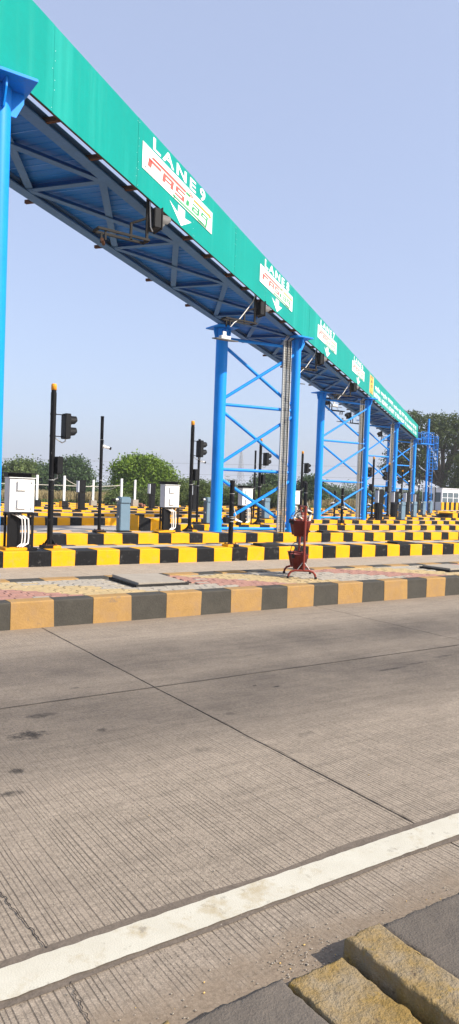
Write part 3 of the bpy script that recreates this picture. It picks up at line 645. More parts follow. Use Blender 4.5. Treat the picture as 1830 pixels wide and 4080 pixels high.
# ------------------------------------------------------------------ overhead lane signals on hanging brackets
def overhead(loc, label, face=1, lamp=True, back=True):
    o = thing('overhead_lane_signal', label, 'lane signal', loc, 0, 'lane signals hung under the gantry')
    fr = MB(); f = face
    fr.beam((0, 0, .0), (0, 0, -.92), .05, .05)
    for y in (-.12, .12): fr.beam((0, y, -.90), (-f*1.12, y, -.90), .045, .045)
    for x in (-.02, -1.10): fr.beam((f*x, -.14, -.90), (f*x, .14, -.90), .045, .045)
    fr.beam((-f*.30, .12, -.90), (-f*.30, .12, -.55), .045, .045); fr.beam((-f*.30, .12, -.56), (0, .0, -.42), .04, .04)
    for y in (-.10, .10): fr.beam((-f*.95, y, -.92), (-f*.95, y, -1.10), .035, .035)
    fr.build('bracket_frame', M_['frame'], o)
    h = MB().box(min(f*.08, f*.24), max(f*.08, f*.24), -.17, .17, -.62, -.22).build('signal_housing', M_['darkgrey'], o, .012)
    MB().box(min(f*.24, f*.262), max(f*.24, f*.262), -.19, .19, -.64, -.20).build('front_frame', M_['frame'], h, .004)
    n = 14; q = []
    for x, r0, ang in ((.262, .145, 1.), (.40, .142, .96), (.48, .135, .7)):
        q += [(f*x, r0*math.cos(a)*1.0, -.42+r0*math.sin(a)) for a in np.linspace(R(90-125*ang), R(90+125*ang), n)]
    MB().add(q, [(i*n+k, i*n+k+1, (i+1)*n+k+1, (i+1)*n+k) for i in range(2) for k in range(n-1)], True).build('visor', M_['greymetal'], h, fixn=False)
    MB().cyl((f*.265, 0, -.42), (f*.268, 0, -.42), .125, n=20).build('lens', M_['blackbox'], h)
    pts = [(f*.02, -.05, .05), (f*.03, -.06, -.3), (f*.05, -.06, -.6), (f*.11, -.04, -.68)]
    if lamp: pts = [(0, -.04, .05), (-f*.12, -.05, -.25), (-f*.42, -.08, -.62), (-f*.62, -.1, -.86), (-f*.82, -.12, -1.0), (-f*.93, -.10, -1.14)]
    MB().tube(pts, .014, 6).build('cable', M_['pvc'], o)
    if not lamp: MB().cyl((-f*1.02, -.10, -1.10), (-f*.88, .14, -1.10), .035, n=10).build('lamp_arm', M_['rust'], o)
    o.scale = (.88,)*3; return o
def flood(loc, label, face=1):
    o = thing('flood_light', label, 'flood light', loc, 0, 'flood lights hung under the gantry')
    MB().extr([(-.34, -.16, -.05), (.34, -.16, -.05), (.28, .16, .0), (-.28, .16, .0)], (0, 0, .03)).build('lamp_panel', M_['greymetal'], o, .006)
    MB().box(-.13, .16, -.07, .07, .0, .085).build('driver_box', M_['pvc'], o, .006)
    MB().box(-.05, .05, -.015, .015, .08, .20).build('mount', M_['galv'], o); return o
ov = [(5.92, 11.76, 'largest white arrow', False), (11.1, 15.6, 'second white arrow', True), (16.95, 19.92, 'third white arrow', True), (22.5, 24.0, 'smallest white arrow', True)]
for x, y, n, lp in ov:
    overhead((x, y, 6.80), f'dark lane signal with grey visor hanging beside the {n} of the sign', 1, lp)
    if lp: flood((x-.95, y-.02, 5.47), f'flat white flood light hanging below left of the {n}')
for x, y, lb in ((25.1, 28.3, 'left of the second front column'), (30.5, 32.4, 'behind the second front column'), (41.2, 40.2, 'behind the third front column')):
    overhead((x, y, 6.75), f'black lane signal, hood to the left, {lb}', -1, True)
    flood((x+.95, y, 5.42), f'thin flood light hanging at the back {lb}', -1)

# ------------------------------------------------------------------ signal poles and camera poles
def signal_pole(x, y, label, face=1, H=3.25, plinth='y', zt=.3):
    o = thing('signal_pole', label, 'traffic light', (x, y, zt), 0, 'traffic lights on the islands'); f = face
    MB().box(-.17, .03, -.14, .14, 0, .06).build('plinth', M_['kblk'], o, .006); MB().box(.031, .2, -.14, .14, 0, .055).build('plinth', M_['kyel'], o, .006)
    bp = MB().box(-.12, .12, -.11, .11, .061, .075)
    for a in (-.1, .1):
        for b in (-.09, .09): bp.cyl((a, b, .07), (a, b, .105), .012, n=6)
    bp.build('base_plate', M_['rust'], o)
    p = MB().cyl((0, 0, .075), (0, 0, H-.12), .057, n=16).build('pole', M_['black'], o)
    for a in range(4):
        d = Vector((math.cos(a*math.pi/2+.78), math.sin(a*math.pi/2+.78), 0)); n_ = Vector((-d.y, d.x, 0))*.004
        MB().extr([d*.05+Vector((0,0,.076))-n_, d*.13+Vector((0,0,.076))-n_, d*.05+Vector((0,0,.2))-n_], n_*2).build('rib', M_['blackbox'], p)
    MB().cyl((0, 0, H-.12), (0, 0, H-.07), .05, n=14).build('collar', M_['blackbox'], o)
    MB().revolve([(.0, H-.07), (.056, H-.07), (.056, H+.03), (.045, H+.055), (0, H+.06)], 16).build('beacon', M_['amber'], o)
    z0, z1 = H-1.03, H-.52; a, b = sorted((f*.215, f*.335))
    h = MB().box(a, b, -.13, .13, z0, z1).build('signal_housing', M_['darkgrey'], o, .012)
    for zc in (z0+.14, z1-.14):
        n = 12; q = []
        for xx, ang in ((.335, 1.15), (.43, 1.05), (.475, .75)):
            q += [(f*xx, .105*math.cos(t), zc+.105*math.sin(t)) for t in np.linspace(R(90-120*ang), R(90+120*ang), n)]
        MB().add(q, [(i*n+k, i*n+k+1, (i+1)*n+k+1, (i+1)*n+k) for i in range(2) for k in range(n-1)], True).build('visor', M_['darkgrey'], h, fixn=False)
        MB().cyl((f*.336, 0, zc), (f*.342, 0, zc), .095, n=16).build('lens', M_['blackbox'], h)
    br = MB()
    for z in (z1-.03, z0+.04): br.cyl((0, 0, z), (f*.25, 0, z), .011, n=6); br.cyl((0, 0, z-.015), (0, 0, z+.015), .063, n=14)
    br.build('bracket', M_['blackbox'], o)
    MB().tube([(f*.27, 0, z0), (f*.265, 0, z0-.05), (f*.2, 0, z0-.085), (f*.12, 0, z0-.04), (f*.05, -.03, z0-.0)], .012, 6).build('conduit', M_['galv'], o)
    a, b = sorted((f*.06, f*.19))
    j = MB().box(a, b, -.13, .11, H-1.75, H-1.40).build('junction_box', M_['blackbox'], o, .01)
    MB().box(a+.01, b-.01, -.136, -.13, H-1.74, H-1.41).build('cover', M_['darkgrey'], j, .002)
    MB().tube([(f*.12, 0, H-1.75), (f*.12, 0, H-1.83), (f*.06, 0, H-1.86)], .012, 6).build('gland', M_['galv'], j)
    MB().cyl((0, 0, H-1.88), (0, 0, H-1.865), .06, n=14).build('band', M_['galv'], o)
    return o
def camera_pole(x, y, label, H=3.2, cams=((2.4, 1, 0),), r=.045, zt=.3):
    o = thing('camera_pole', label, 'camera pole', (x, y, zt), 0, 'camera poles on the islands')
    MB().box(-.15, .0, -.13, .13, 0, .055).build('plinth', M_['kyel' if r > .05 else 'kblk'], o, .006); MB().box(.001, .16, -.13, .13, 0, .055).build('plinth', M_['kblk'], o, .006)
    bp = MB().box(-.11, .11, -.10, .10, .056, .068)
    for a in (-.09, .09):
        for b in (-.08, .08): bp.cyl((a, b, .06), (a, b, .10), .012, n=6)
    bp.build('base_plate', M_['rust'], o)
    MB().cyl((0, 0, .068), (0, 0, H), r, n=16).build('pole', M_['black'], o)
    MB().revolve([(0, H+.012), (r+.004, H+.01), (r+.004, H-.02)], 14).build('cap', M_['blackbox'], o)
    for z, f, kind in cams:
        if kind == 0:      # bullet camera on a ball mount
            c = MB().cyl((f*.08, -.01, z), (f*.22, -.06, z-.04), .035, n=12).build('camera', M_['pvc'], o)
            MB().cyl((f*.21, -.057, z-.037), (f*.26, -.072, z-.052), .038, n=12).build('camera_face', M_['blackbox'], c)
            MB().revolve([(0, z-.055), (.045, z-.035), (.055, z), (.045, z+.035), (0, z+.055)], 12, (f*.06, -.02, 0)).build('ball_mount', M_['pvc'], c)
            MB().tube([(f*.03, -.03, z+.06), (f*.05, -.03, z+.14), (f*.03, -.01, z+.22)], .006, 5).build('lead', M_['cabledark'], c)
        else:              # boxed camera with sun shield and an infrared lamp on the other side
            c = MB().extr([(f*.07, -.06, z-.01), (f*.26, -.06, z-.06), (f*.28, -.06, z-.045), (f*.09, -.06, z+.035)], (0, .11, 0)).build('camera', M_['pvc'], o)
            MB().box(*sorted((f*.16, f*.25)), -.05, .04, z-.13, z-.055).build('camera_face', M_['blackbox'], c)
            MB().box(*sorted((-f*.20, -f*.07)), -.06, .06, z-.07, z+.06).build('infrared_lamp', M_['blackbox'], c, .006)
            MB().cyl((0, 0, z-.05), (0, 0, z-.03), r+.008, n=14).build('clamp', M_['galv'], c); MB().cyl((0, 0, z+.02), (0, 0, z+.04), r+.008, n=14).build('clamp', M_['galv'], c)
            MB().tube([(f*.09, -.03, z+.02), (f*.10, -.04, z+.12), (f*.05, -.04, z+.22), (f*.045, -.02, z+.30)], .008, 5).build('lead', M_['pvc'], c)
    for z in (H*.45, H*.8): MB().cyl((0, 0, z), (0, 0, z+.012), r+.005, n=12).build('tape_band', M_['galv'], o)
    return o
def px(x, y, Y, z=.3): return at_Y(x, y, Y).x
signal_pole(px(198, 2172, 14.02), 14.02, 'tall traffic light pole right of the leftmost white cabinet, nearest of all')
signal_pole(px(755, 2108, 18.75), 18.75, 'traffic light pole beside the second white cabinet, left of the blue column', 1, 3.3)
signal_pole(px(1029, 2074, 22.85), 22.85, 'traffic light pole seen between the nearest pair of blue columns', 1, 3.35)
signal_pole(px(1197, 2060, 27.5), 27.5, 'traffic light pole rising behind the red fire buckets', 1, 3.3)
signal_pole(px(1481, 2063, 28.0-.5), 27.5, 'traffic light with hoods to the left, just right of the second front column', -1, 3.3)
signal_pole(px(1543, 2057, 31.6), 31.6, 'traffic light with hoods to the left, against the third front column', -1, 3.3)
signal_pole(px(1597, 2055, 39.2), 39.2, 'traffic light with hoods to the left, between the last two front columns', -1, 3.3)
signal_pole(px(1637, 2055, 43.2), 43.2, 'small traffic light with hoods to the left, left of the last front column', -1, 3.2)
camera_pole(px(395, 2112, 18.5), 18.5, 'tall camera pole left of the blue-grey barrier box', 3.2, ((2.38, 1, 0),))
camera_pole(px(785, 2067, 22.95), 22.95, 'tall camera pole just left of the nearest rear blue column', 3.15, ((2.35, 1, 0),))
camera_pole(px(918, 2172, 13.72), 13.72, 'short thick camera pole in front of the nearest blue cross bracing', 1.52, ((.62, 1, 1),), .058)
camera_pole(px(1010, 2052, 27.5), 27.5, 'tall camera pole left of the traffic light between the nearest columns', 3.2, ((2.3, 1, 0),))
camera_pole(px(1213, 2110, 18.4), 18.4, 'short thick camera pole right behind the red fire buckets', 1.62, ((.72, 1, 1),), .06)
camera_pole(px(1361, 2085, 22.7), 22.7, 'short thick camera pole in front of the second cross bracing', 1.55, ((.75, 1, 1),), .058)
camera_pole(px(1332, 2056, 27.5), 27.5, 'slim short camera pole behind the second cross bracing', 1.45, ((.85, -1, 1),), .05)
camera_pole(px(1459, 2063, 27.3), 27.3, 'short camera pole just right of the second front column', 1.55, ((.85, 1, 1),), .055)
camera_pole(px(1626, 2056, 35.2), 35.2, 'tall camera pole left of the last front column', 3.3, ((2.4, -1, 0),), .06)
camera_pole(px(1665, 2056, 39.2), 39.2, 'tall camera pole right of the last front column', 3.2, ((2.3, -1, 0),), .055)
camera_pole(px(1704, 2055, 43.2), 43.2, 'tall camera pole between the ladder and the booth', 3.2, ((2.3, -1, 0),), .055)
camera_pole(px(1731, 2054, 48.2), 48.2, 'tall slim pole in front of the glazed booth', 3.4, ((2.4, -1, 0),), .05)

# ------------------------------------------------------------------ white control cabinets on black stands
def cabinet(x, y, label, sc=1., zt=.3):
    o = thing('control_cabinet', label, 'cabinet', (x, y, zt), 0, 'white control cabinets on the islands')
    MB().box(-.06, .36, -.08, .34, 0, .05).build('plinth', M_['kyel'], o, .006); MB().box(.361, .56, -.08, .34, 0, .045).build('plinth', M_['kblk'], o, .006)
    for a in (.02, .48):
        for b in (.02, .26): MB().box(a-.02, a+.02, b-.02, b+.02, .05, .72).build('leg', M_['blackbox'], o)
    MB().box(-.01, .51, -.005, .29, .70, .725).build('shelf', M_['blackbox'], o)
    body = MB().box(0, .50, .01, .28, .726, 1.385).build('body', M_['cabside'], o, .006)
    MB().box(-.012, .512, -.045, .285, 1.386, 1.40).build('rain_hood', M_['cab'], o, .003)
    d = MB().box(.012, .488, -.012, .009, .738, 1.372).build('door', M_['cab'], o, .004)
    for z in (.80, 1.15):
        v = MB().box(.155, .325, -.055, -.013, z, z+.18).build('vent_cover', M_['cab'], d, .004)
        MB().box(.135, .335, -.0155, -.0125, z+.005, z+.205).build('flange', M_['cab'], v)
    for z in (.80, 1.30): MB().cyl((.43, -.02, z), (.43, -.012, z), .013, n=10).build('lock', M_['frame'], d)
    MB().box(-.02, .44, .02, .30, 1.401, 1.47).build('roof_box', M_['blackbox'], o)
    MB().box(-.05, .56, -.06, .34, 1.471, 1.49).build('roof_plate', M_['blackbox'], o, .003)
    MB().box(.06, .27, .10, .26, .05, .70).build('battery_box', M_['blackbox'], o, .006)
    for i, (x0, x1, r) in enumerate(((.27, .25, .010), (.325, .29, .017), (.395, .34, .017))):
        MB().tube([(.10+.08*i, .1, .69), (x0-.1, .04, .66), (x0, .02, .6), (x0+.01, .02, .45), (x0+.015, .02, .25), (x0-.0, .0, .13), (x1-.08, -.04, .065)], r, 8).build('conduit', M_['pvc'], o)
    return o
cabinet(px(30, 2185, 13.7), 13.7, 'nearest white control cabinet on a black stand, beside the leftmost blue column')
cabinet(px(652, 2113, 18.6), 18.6, 'white control cabinet on a black stand, left of the nearest rear blue column')
cabinet(px(962, 2074, 22.6), 22.6, 'white control cabinet seen between the nearest pair of blue columns')
cabinet(px(1160, 2062, 26.95), 26.95, 'sliver of white control cabinet just right of the nearest front blue column')

# ------------------------------------------------------------------ barrier boxes
def barrier(x, y, label, arm=1, zt=.3, post=True):
    o = thing('barrier_box', label, 'barrier box', (x, y, zt), 0, 'blue-grey boom barrier boxes')
    MB().box(-.20, .20, -.17, .17, 0, .03).build('base_plate', M_['blackbox'], o, .004)
    b = MB().box(-.16, .16, -.13, .13, .031, .80).build('body', M_['barrier'], o, .018)
    MB().box(-.168, -.161, -.10, .10, .06, .78).build('side_door', M_['barrierside'], b, .003)
    MB().revolve([(0, 0), (.03, 0), (.03, .012), (0, .012)], 12, (0, 0, 0)).build('oval_lock', M_['pvc'], b, loc=(-.17, -.05, .43)).rotation_euler = (0, -math.pi/2, 0)
    MB().box(-.17, .17, -.145, .145, .805, 1.0).build('head', M_['barrier'], o, .03)
    h = MB().cyl((-.165, -.02, .91), (-.27, -.02, .91), .05, n=14).build('arm_hub', M_['galv'], o)
    MB().box(-.36, -.27, -.055, .015, .87, .95).build('arm_socket', M_['blackbox'], h, .006)
    return o
barrier(px(490, 2116, 18.75), 18.75, 'blue-grey boom barrier box on the third island, left of the second white cabinet')
barrier(px(1058, 2056, 27.4), 27.4, 'blue-grey barrier box seen through the nearest cross bracing')
barrier(px(830, 2076, 22.9), 22.9, 'barrier box mostly hidden behind the nearest rear blue column')
barrier(px(1600, 2066, 27.4), 27.4, 'largest of the four barrier boxes in a row at right')
barrier(px(1648, 2063, 31.3), 31.3, 'second of the four barrier boxes in a row at right')
barrier(px(1685, 2060, 35.3), 35.3, 'third of the four barrier boxes in a row at right')
barrier(px(1713, 2058, 39.3), 39.3, 'smallest of the four barrier boxes at right, beside the booth')

# ------------------------------------------------------------------ tall black reader cabinets
def reader(x, y, label, H=1.55, zt=.3):
    o = thing('reader_cabinet', label, 'reader cabinet', (x, y, zt), 0, 'tall black reader cabinets')
    MB().box(-.05, .40, -.05, .40, 0, .05).build('plinth', M_['kblk'], o, .006)
    MB().box(.06, .36, .02, .32, .05, .88).build('lower_box', M_['blackbox'], o, .008)
    MB().box(.03, .37, .0, .34, .885, H).build('upper_box', M_['blackbox'], o, .01)
    MB().box(-.03, .028, .02, .30, .92, H-.05).build('side_panel', M_['alumg'], o, .004)
    for b in (.04, .28): MB().box(-.02, .01, b-.015, b+.015, .05, .92).build('leg', M_['blackbox'], o)
    m = MB()
    for k in range(3):
        for j_ in range(14): m.box(.09+k*.055, .125+k*.055, .014, .019, .12+j_*.05, .145+j_*.05)
    m.build('punched_grille', M_['darkgrey'], o)
    return o
reader(px(313, 2034, 34.8), 34.8, 'tall black reader cabinet behind the tall camera pole at left')
reader(px(597, 2031, 38.8), 38.8, 'tall black reader cabinet in front of the bright green tree')
reader(px(766, 2032, 38.8), 38.8, 'tall black reader cabinet behind the traffic light left of the column')
reader(px(1507, 2063, 28.6-1.4), 27.2, 'tall grey-black reader cabinet left of the four barrier boxes', 1.62)
reader(px(1570, 2060, 31.2), 31.2, 'tall black reader cabinet behind the third front column', 1.6)
reader(px(1617, 2058, 34.9), 34.9, 'tall black reader cabinet between the first two barrier boxes', 1.6)
reader(px(1655, 2058, 38.9), 38.9, 'tall black reader cabinet between the second and third barrier boxes', 1.55)

# ------------------------------------------------------------------ fire bucket stand
bs_ = thing('bucket_stand', 'red tubular stand holding fire buckets on the nearest island', 'bucket stand', (7.19, 8.65, .3), R(-33))
fr = MB()
def leg_arc(y0):   # inverted U foot across x
    pts = [(-.21, y0, .012), (-.20, y0, .06), (-.17, y0, .10), (-.11, y0, .12), (.11, y0, .12), (.17, y0, .10), (.20, y0, .06), (.21, y0, .012)]
    return pts
for i, y0 in enumerate((-.33, .33)):
    ft = MB().tube(leg_arc(y0), .017, 8).build('foot', M_['redpaint'], bs_)
    for a in (-.21, .21): MB().cyl((a, y0, 0), (a, y0, .03), .021, n=10).build('rubber_tip', M_['frame'], ft)
    MB().cyl((.02, y0, .13), (.02, y0, 1.10), .019, n=10).build('upright', M_['redpaint'], bs_)
for z in (1.09, .66): MB().cyl((.02, -.33, z), (.02, .33, z), .014, n=8).build('cross_bar', M_['redpaint'], bs_)
for y0, dx in ((-.33, .1), (-.33, -.1), (.33, .1), (.33, -.1)):
    MB().cyl((dx+.02, y0, .125), (.02, y0, .26), .006, n=6).build('stay', M_['galv'], bs_)
def bucket(loc, label, R0=.165, R1=.105, H=.24, fill=True, rz=0.):
    o = thing('fire_bucket', label, 'bucket', loc, rz, 'fire buckets on the red stand')
    MB().revolve([(R1-.005, .004), (R1, 0), (R0-.004, H-.008), (R0, H-.004), (R0+.006, H+.004), (R0, H+.01), (R0-.007, H), (R1-.006, .008)], 24).build('shell', M_['bucket'], o)
    MB().revolve([(0, .01), (R1, .01)], 24).build('bottom', M_['bucket'], o, fixn=False)
    if fill: MB().revolve([(0, H-.02), (R0*.5, H-.028), (R0-.012, H-.035)], 24).build('sand_fill', M_['sand'], o, fixn=False)
    pts = [(R0*math.cos(a), .02, H-.01+(.16)*math.sin(a)) for a in np.linspace(0, math.pi, 13)]
    hn = MB().tube(pts, .006, 6).build('handle', M_['frame'], o)
    for sgn in (-1, 1): MB().box(sgn*R0-.012, sgn*R0+.012, .0, .04, H-.05, H+.012).build('ear', M_['frame'], hn)
    return o
def bl(x, y, z): c, n_ = math.cos(R(-33)), math.sin(R(-33)); return (7.19+x*c-y*n_, 8.65+x*n_+y*c, z)
u1 = bucket(bl(-.02, -.165, .93), 'upper front dark red fire bucket heaped with rubbish', .156, .105, .235, True)
bucket(bl(-.03, -.165, .43), 'lower front dark red fire bucket filled with pale sand', .142, .09, .22, True, .3)
bucket(bl(-.04, .165, .44), 'lower rear dark red fire bucket half hidden behind the front one', .142, .09, .22, True, .3)
bucket(bl(-.02, .165, .935), 'upper rear dark red fire bucket behind the rubbish-filled one', .156, .105, .235, True)
rb = thing('rubbish', 'pale wrappers and sticks heaped in the upper fire bucket', 'rubbish', bl(-.02, -.165, 1.14))
for i in range(9):
    a = random.uniform(0, 6.28); r = random.uniform(0, .11); c = Vector((r*math.cos(a), r*math.sin(a), random.uniform(.0, .09)))
    q = [c+Vector((random.uniform(-.06, .06), random.uniform(-.06, .06), random.uniform(-.02, .09))) for _ in range(6)]
    MB().add(q, [(0,1,2), (1,3,2), (2,3,4), (3,5,4)]).build('wrapper', M_['paper'], rb, fixn=False)
for i in range(3): MB().tube([(-.10+.02*i, .0, -.02), (-.14-.02*i, .02, .10), (-.05+.05*i, .04, .24-.03*i)], .005, 5).build('stick', M_['rope'], rb)
MB().box(-.03, .02, -.05, -.02, .02, .16).build('red_wrapper', M_['redpaint'], rb)
MB().extr([(.12, -.03, 0), (.14, -.03, .10), (.18, -.03, .13), (.165, -.03, .05), (.16, -.03, 0)], (0, .02, 0)).build('cardboard', M_['sand'], rb)

# ------------------------------------------------------------------ white posts, ropes, bricks
posts = []
for x, yb, Y, hb, hp, painted, lb in ((146, 2026, 38.9, .38, 1.38, 1, 'leftmost white post on a black and yellow block'), (254, 2030, 38.9, .36, 1.42, 1, 'thick white post on a striped block behind the nearest traffic light'), (370, 2024, 42.9, .34, 1.3, 0, 'white post on a grey block behind the tall camera pole'),
        (482, 2030, 38.9, .3, 1.45, 0, 'white post rising behind the blue-grey barrier box'), (536, 2027, 42.9, .45, 1.3, 0, 'thin white post on a grey concrete block right of the barrier box')):
    X = px(x, yb, Y); o = thing('post', lb, 'post', (X, Y, .3), 0, 'white posts at the far left')
    MB().box(-.20, .20, -.18, .18, 0, hb).build('block', M_['kblk' if painted else 'coverm'], o, .01)
    if painted: MB().box(-.215, -.201, -.175, .175, .0, hb-.01).build('painted_end', M_['kyel'], o)
    MB().box(-.06, .06, -.05, .05, hb, hb+hp).build('shaft', M_['post'], o, .006); posts.append(Vector((X, Y, .3+hb+hp)))
def rope(p0, p1, sag, label, r=.018):
    pts = [p0.lerp(p1, t) - Vector((0, 0, sag*4*t*(1-t))) for t in np.linspace(0, 1, 12)]
    tag(MB().tube(pts, r, 5).build('rope', M_['rope']), label, 'rope')
rope(posts[1]-Vector((0,0,.12)), posts[2]-Vector((0,0,.35)), .25, 'sagging pale rope from the thick white post to the camera pole')
rope(posts[2]-Vector((0,0,.35)), posts[3]-Vector((0,0,.25)), .35, 'sagging pale rope reaching the post behind the barrier box')
rope(posts[0]+Vector((-14, 2, -.45)), posts[1]-Vector((0,0,.55)), .05, 'taut white rope at far left passing the leftmost white post', .02)
rope(posts[1]-Vector((0,0,.55)), posts[3]-Vector((0,0,.4)), .06, 'taut white rope between the thick post and the barrier box', .02)
o = thing('brick_pile', 'small pile of old red bricks beside the grey concrete block', 'bricks', (px(562, 2028, 42.9), 42.9, .3))
for i in range(14):
    b = MB().box(-.11, .11, -.05, .05, 0, .07).build('brick', M_['brick'], o, .005); b.location = (random.uniform(-.4, .3), random.uniform(-.2, .2), .075*(i // 5)); b.rotation_euler = (random.uniform(-.1, .1), 0, random.uniform(0, 3))

# ------------------------------------------------------------------ booth, crash block, ladder
bo = thing('toll_booth', 'white glazed toll booth with striped base at the right edge', 'booth', (at_d(1758, 2045, 74).x, at_d(1758, 2045, 74).y, .3))
def booth():
    W, D, H = 3.4, 2.6, 2.25
    MB().box(0, W, 0, D, 0, .05).build('floor', M_['alumg'], bo)
    for i in range(9):
        a = W*i/9; MB().box(a, a+W/9-.004, -.02, .06, .05, .85).build('striped_panel', M_['kyel' if i % 2 == 0 else 'kblk'], bo)
    MB().box(0, .06, .065, D, .05, .85).build('side_panel', M_['alumg'], bo); MB().box(W-.06, W, .065, D, .05, .85).build('side_panel', M_['alumg'], bo)
    MB().box(.061, W-.061, D-.06, D, .05, H).build('back_wall', M_['alumg'], bo)
    for x in (0, .85, 1.75, 2.6, W-.08): MB().box(x, x+.08, -.01, .05, .852, 1.85).build('mullion', M_['alum'], bo)
    for y in (.06, .95, 1.75, D-.1): MB().box(.0, .05, y, y+.08, .852, 1.85).build('mullion', M_['alum'], bo)
    MB().box(0, W, -.012, D, 1.852, H).build('fascia', M_['alum'], bo)
    MB().box(.09, W-.05, .0, .04, 1.3, 1.34).build('transom', M_['alum'], bo)
    for a, b in ((.085, .845), (.935, 1.745), (1.835, 2.595), (2.685, 3.31)):
        MB().box(a, b, .012, .022, .86, 1.295).build('pane', M_['glassd'], bo); MB().box(a, b, .012, .022, 1.345, 1.85).build('pane', M_['glassd'], bo)
    for a, b in ((.145, .945), (1.035, 1.745), (1.835, 2.495)): MB().box(.015, .025, a, b, .86, 1.85).build('pane', M_['glassd'], bo)
    dr = MB().box(-.03, -.005, 1.0, 1.78, .06, 1.84).build('door', M_['alum'], bo)
    MB().box(-.035, -.031, 1.1, 1.68, 1.0, 1.72).build('door_pane', M_['glassd'], dr); MB().cyl((-.07, 1.08, .8), (-.07, 1.08, 1.0), .015, n=8).build('handle', M_['frame'], dr)
    MB().box(-.1, W+.1, -.12, D+.1, H+.002, H+.06).build('roof', M_['alum'], bo)
booth()
c0 = at_Y(1795, 2070, 31.2)
cb = thing('crash_block', 'striped sloping crash block in front of the booth at the right edge', 'crash block', (c0.x, 31.0, .0))
MB().extr([(-.7, 0, .28), (-.05, 0, .28), (-.05, 0, .55)], (0, 1.1, 0)).build('ramp', M_['kblk'], cb, .02)
for i in range(4): MB().box(-.045+i*.5, .45+i*.5, -.02, 1.15, 0, .62).build('block_segment', M_['kyel' if i != 1 else 'kyel'] if i % 2 == 0 else M_['kblk'], cb, .02)
MB().extr([(-.6, .0, .63), (.4, .0, .63), (.3, .2, .70), (-.2, .2, .70)], (0, .9, 0)).build('cap', M_['kyel'], cb, .02)

lm = at_d(1696, 1990, 69)
ld = thing('caged_ladder', 'blue caged access ladder with tall mast at the far end of the gantry', 'ladder', (lm.x, lm.y, 0), R(0))
MB().cyl((0, 0, 0), (0, 0, 9.1), .10, n=12).build('mast', M_['blue'], ld)
MB().box(-1.5, .3, -.5, .5, 6.62, 6.68).build('landing', M_['blue'], ld)
rl = MB()
for i in range(6):
    for yy in (-.48, .48): rl.cyl((-1.45+i*.33, yy, 6.68), (-1.45+i*.33, yy, 7.75), .018, n=6)
for z in (7.2, 7.74):
    for yy in (-.48, .48): rl.cyl((-1.48, yy, z), (.25, yy, z), .02, n=6)
rl.build('railing', M_['blue'], ld)
for x in (.18, .66): MB().cyl((x, -.1, .1), (x, -.1, 7.6), .028, n=8).build('stringer', M_['blue'], ld)
for i in range(22): MB().cyl((.18, -.1, .4+i*.3), (.66, -.1, .4+i*.3), .018, n=6).build('rung', M_['blue'], ld)
for i in range(6):
    z = 4.3+i*.62; pts = [(.42+.42*math.cos(a), -.1-.72*math.sin(a), z) for a in np.linspace(0, math.pi, 11)]
    MB().tube(pts, .02, 5).build('hoop', M_['blue'], ld)
for k in range(5):
    a = math.pi*(k+.5)/5; MB().cyl((.42+.42*math.cos(a), -.1-.72*math.sin(a), 4.3), (.42+.42*math.cos(a), -.1-.72*math.sin(a), 7.4), .016, n=5).build('cage_bar', M_['blue'], ld)

# ------------------------------------------------------------------ trees
LM = dict(bright=leaf_mat('bright_leaves', (.10, .18, .014), (.20, .29, .03)), dark=leaf_mat('dark_leaves', (.040, .080, .022), (.075, .125, .032)),
          mid=leaf_mat('olive_leaves', (.075, .115, .022), (.14, .18, .05)), rain=leaf_mat('feathery_leaves', (.045, .075, .018), (.10, .125, .032)),
          grass=leaf_mat('dry_grass', (.27, .205, .095), (.40, .31, .15), .35), ggrass=leaf_mat('green_grass', (.07, .11, .025), (.13, .17, .045), .35))
def leaf_cloud(lobes, n, ls, rc, per=22, shell=.55, up=.4):
    """lobes: (centre, rx, ry, rz) -> arrays of leaf quads gathered in clumps"""
    vol = np.array([l[1]*l[2]*l[3] for l in lobes])**.55; vol /= vol.sum(); vs = []
    for l, f in zip(lobes, vol):
        nc = max(3, int(2.2*n*f/per)); d = RNG.normal(size=(nc, 3)); d /= np.linalg.norm(d, axis=1)[:, None]
        rr = (shell+(1-shell)*RNG.random(nc)**.7)*(1+.16*RNG.normal(size=nc))
        cc = np.array(l[0])+d*rr[:, None]*np.array(l[1:4])
        c = np.repeat(cc, per, 0)+RNG.normal(size=(nc*per, 3))*rc*np.array([1, 1, .6])
        out = np.repeat(d, per, 0)
        nrm = RNG.normal(size=(nc*per, 3))+out*.7+np.array([0, 0, up]); nrm /= np.linalg.norm(nrm, axis=1)[:, None]
        a = np.cross(nrm, RNG.normal(size=(nc*per, 3))); a /= np.linalg.norm(a, axis=1)[:, None]; b = np.cross(nrm, a)
        sz = .66*ls*(.6+.8*RNG.random(nc*per))[:, None]
        vs.append(np.stack([c-a*sz, c-b*sz*.55, c+a*sz, c+b*sz*.55], 1).reshape(-1, 3))
    return np.concatenate(vs)
def quad_mesh(name, v, mat):
    n = len(v)//4; me = bpy.data.meshes.new(name); me.vertices.add(len(v)); me.vertices.foreach_set('co', v.astype(np.float32).ravel())
    me.loops.add(len(v)); me.loops.foreach_set('vertex_index', np.arange(len(v), dtype=np.int32))
    me.polygons.add(n); me.polygons.foreach_set('loop_start', np.arange(0, len(v), 4, dtype=np.int32))
    me.update(calc_edges=True); me.materials.append(mat); return me
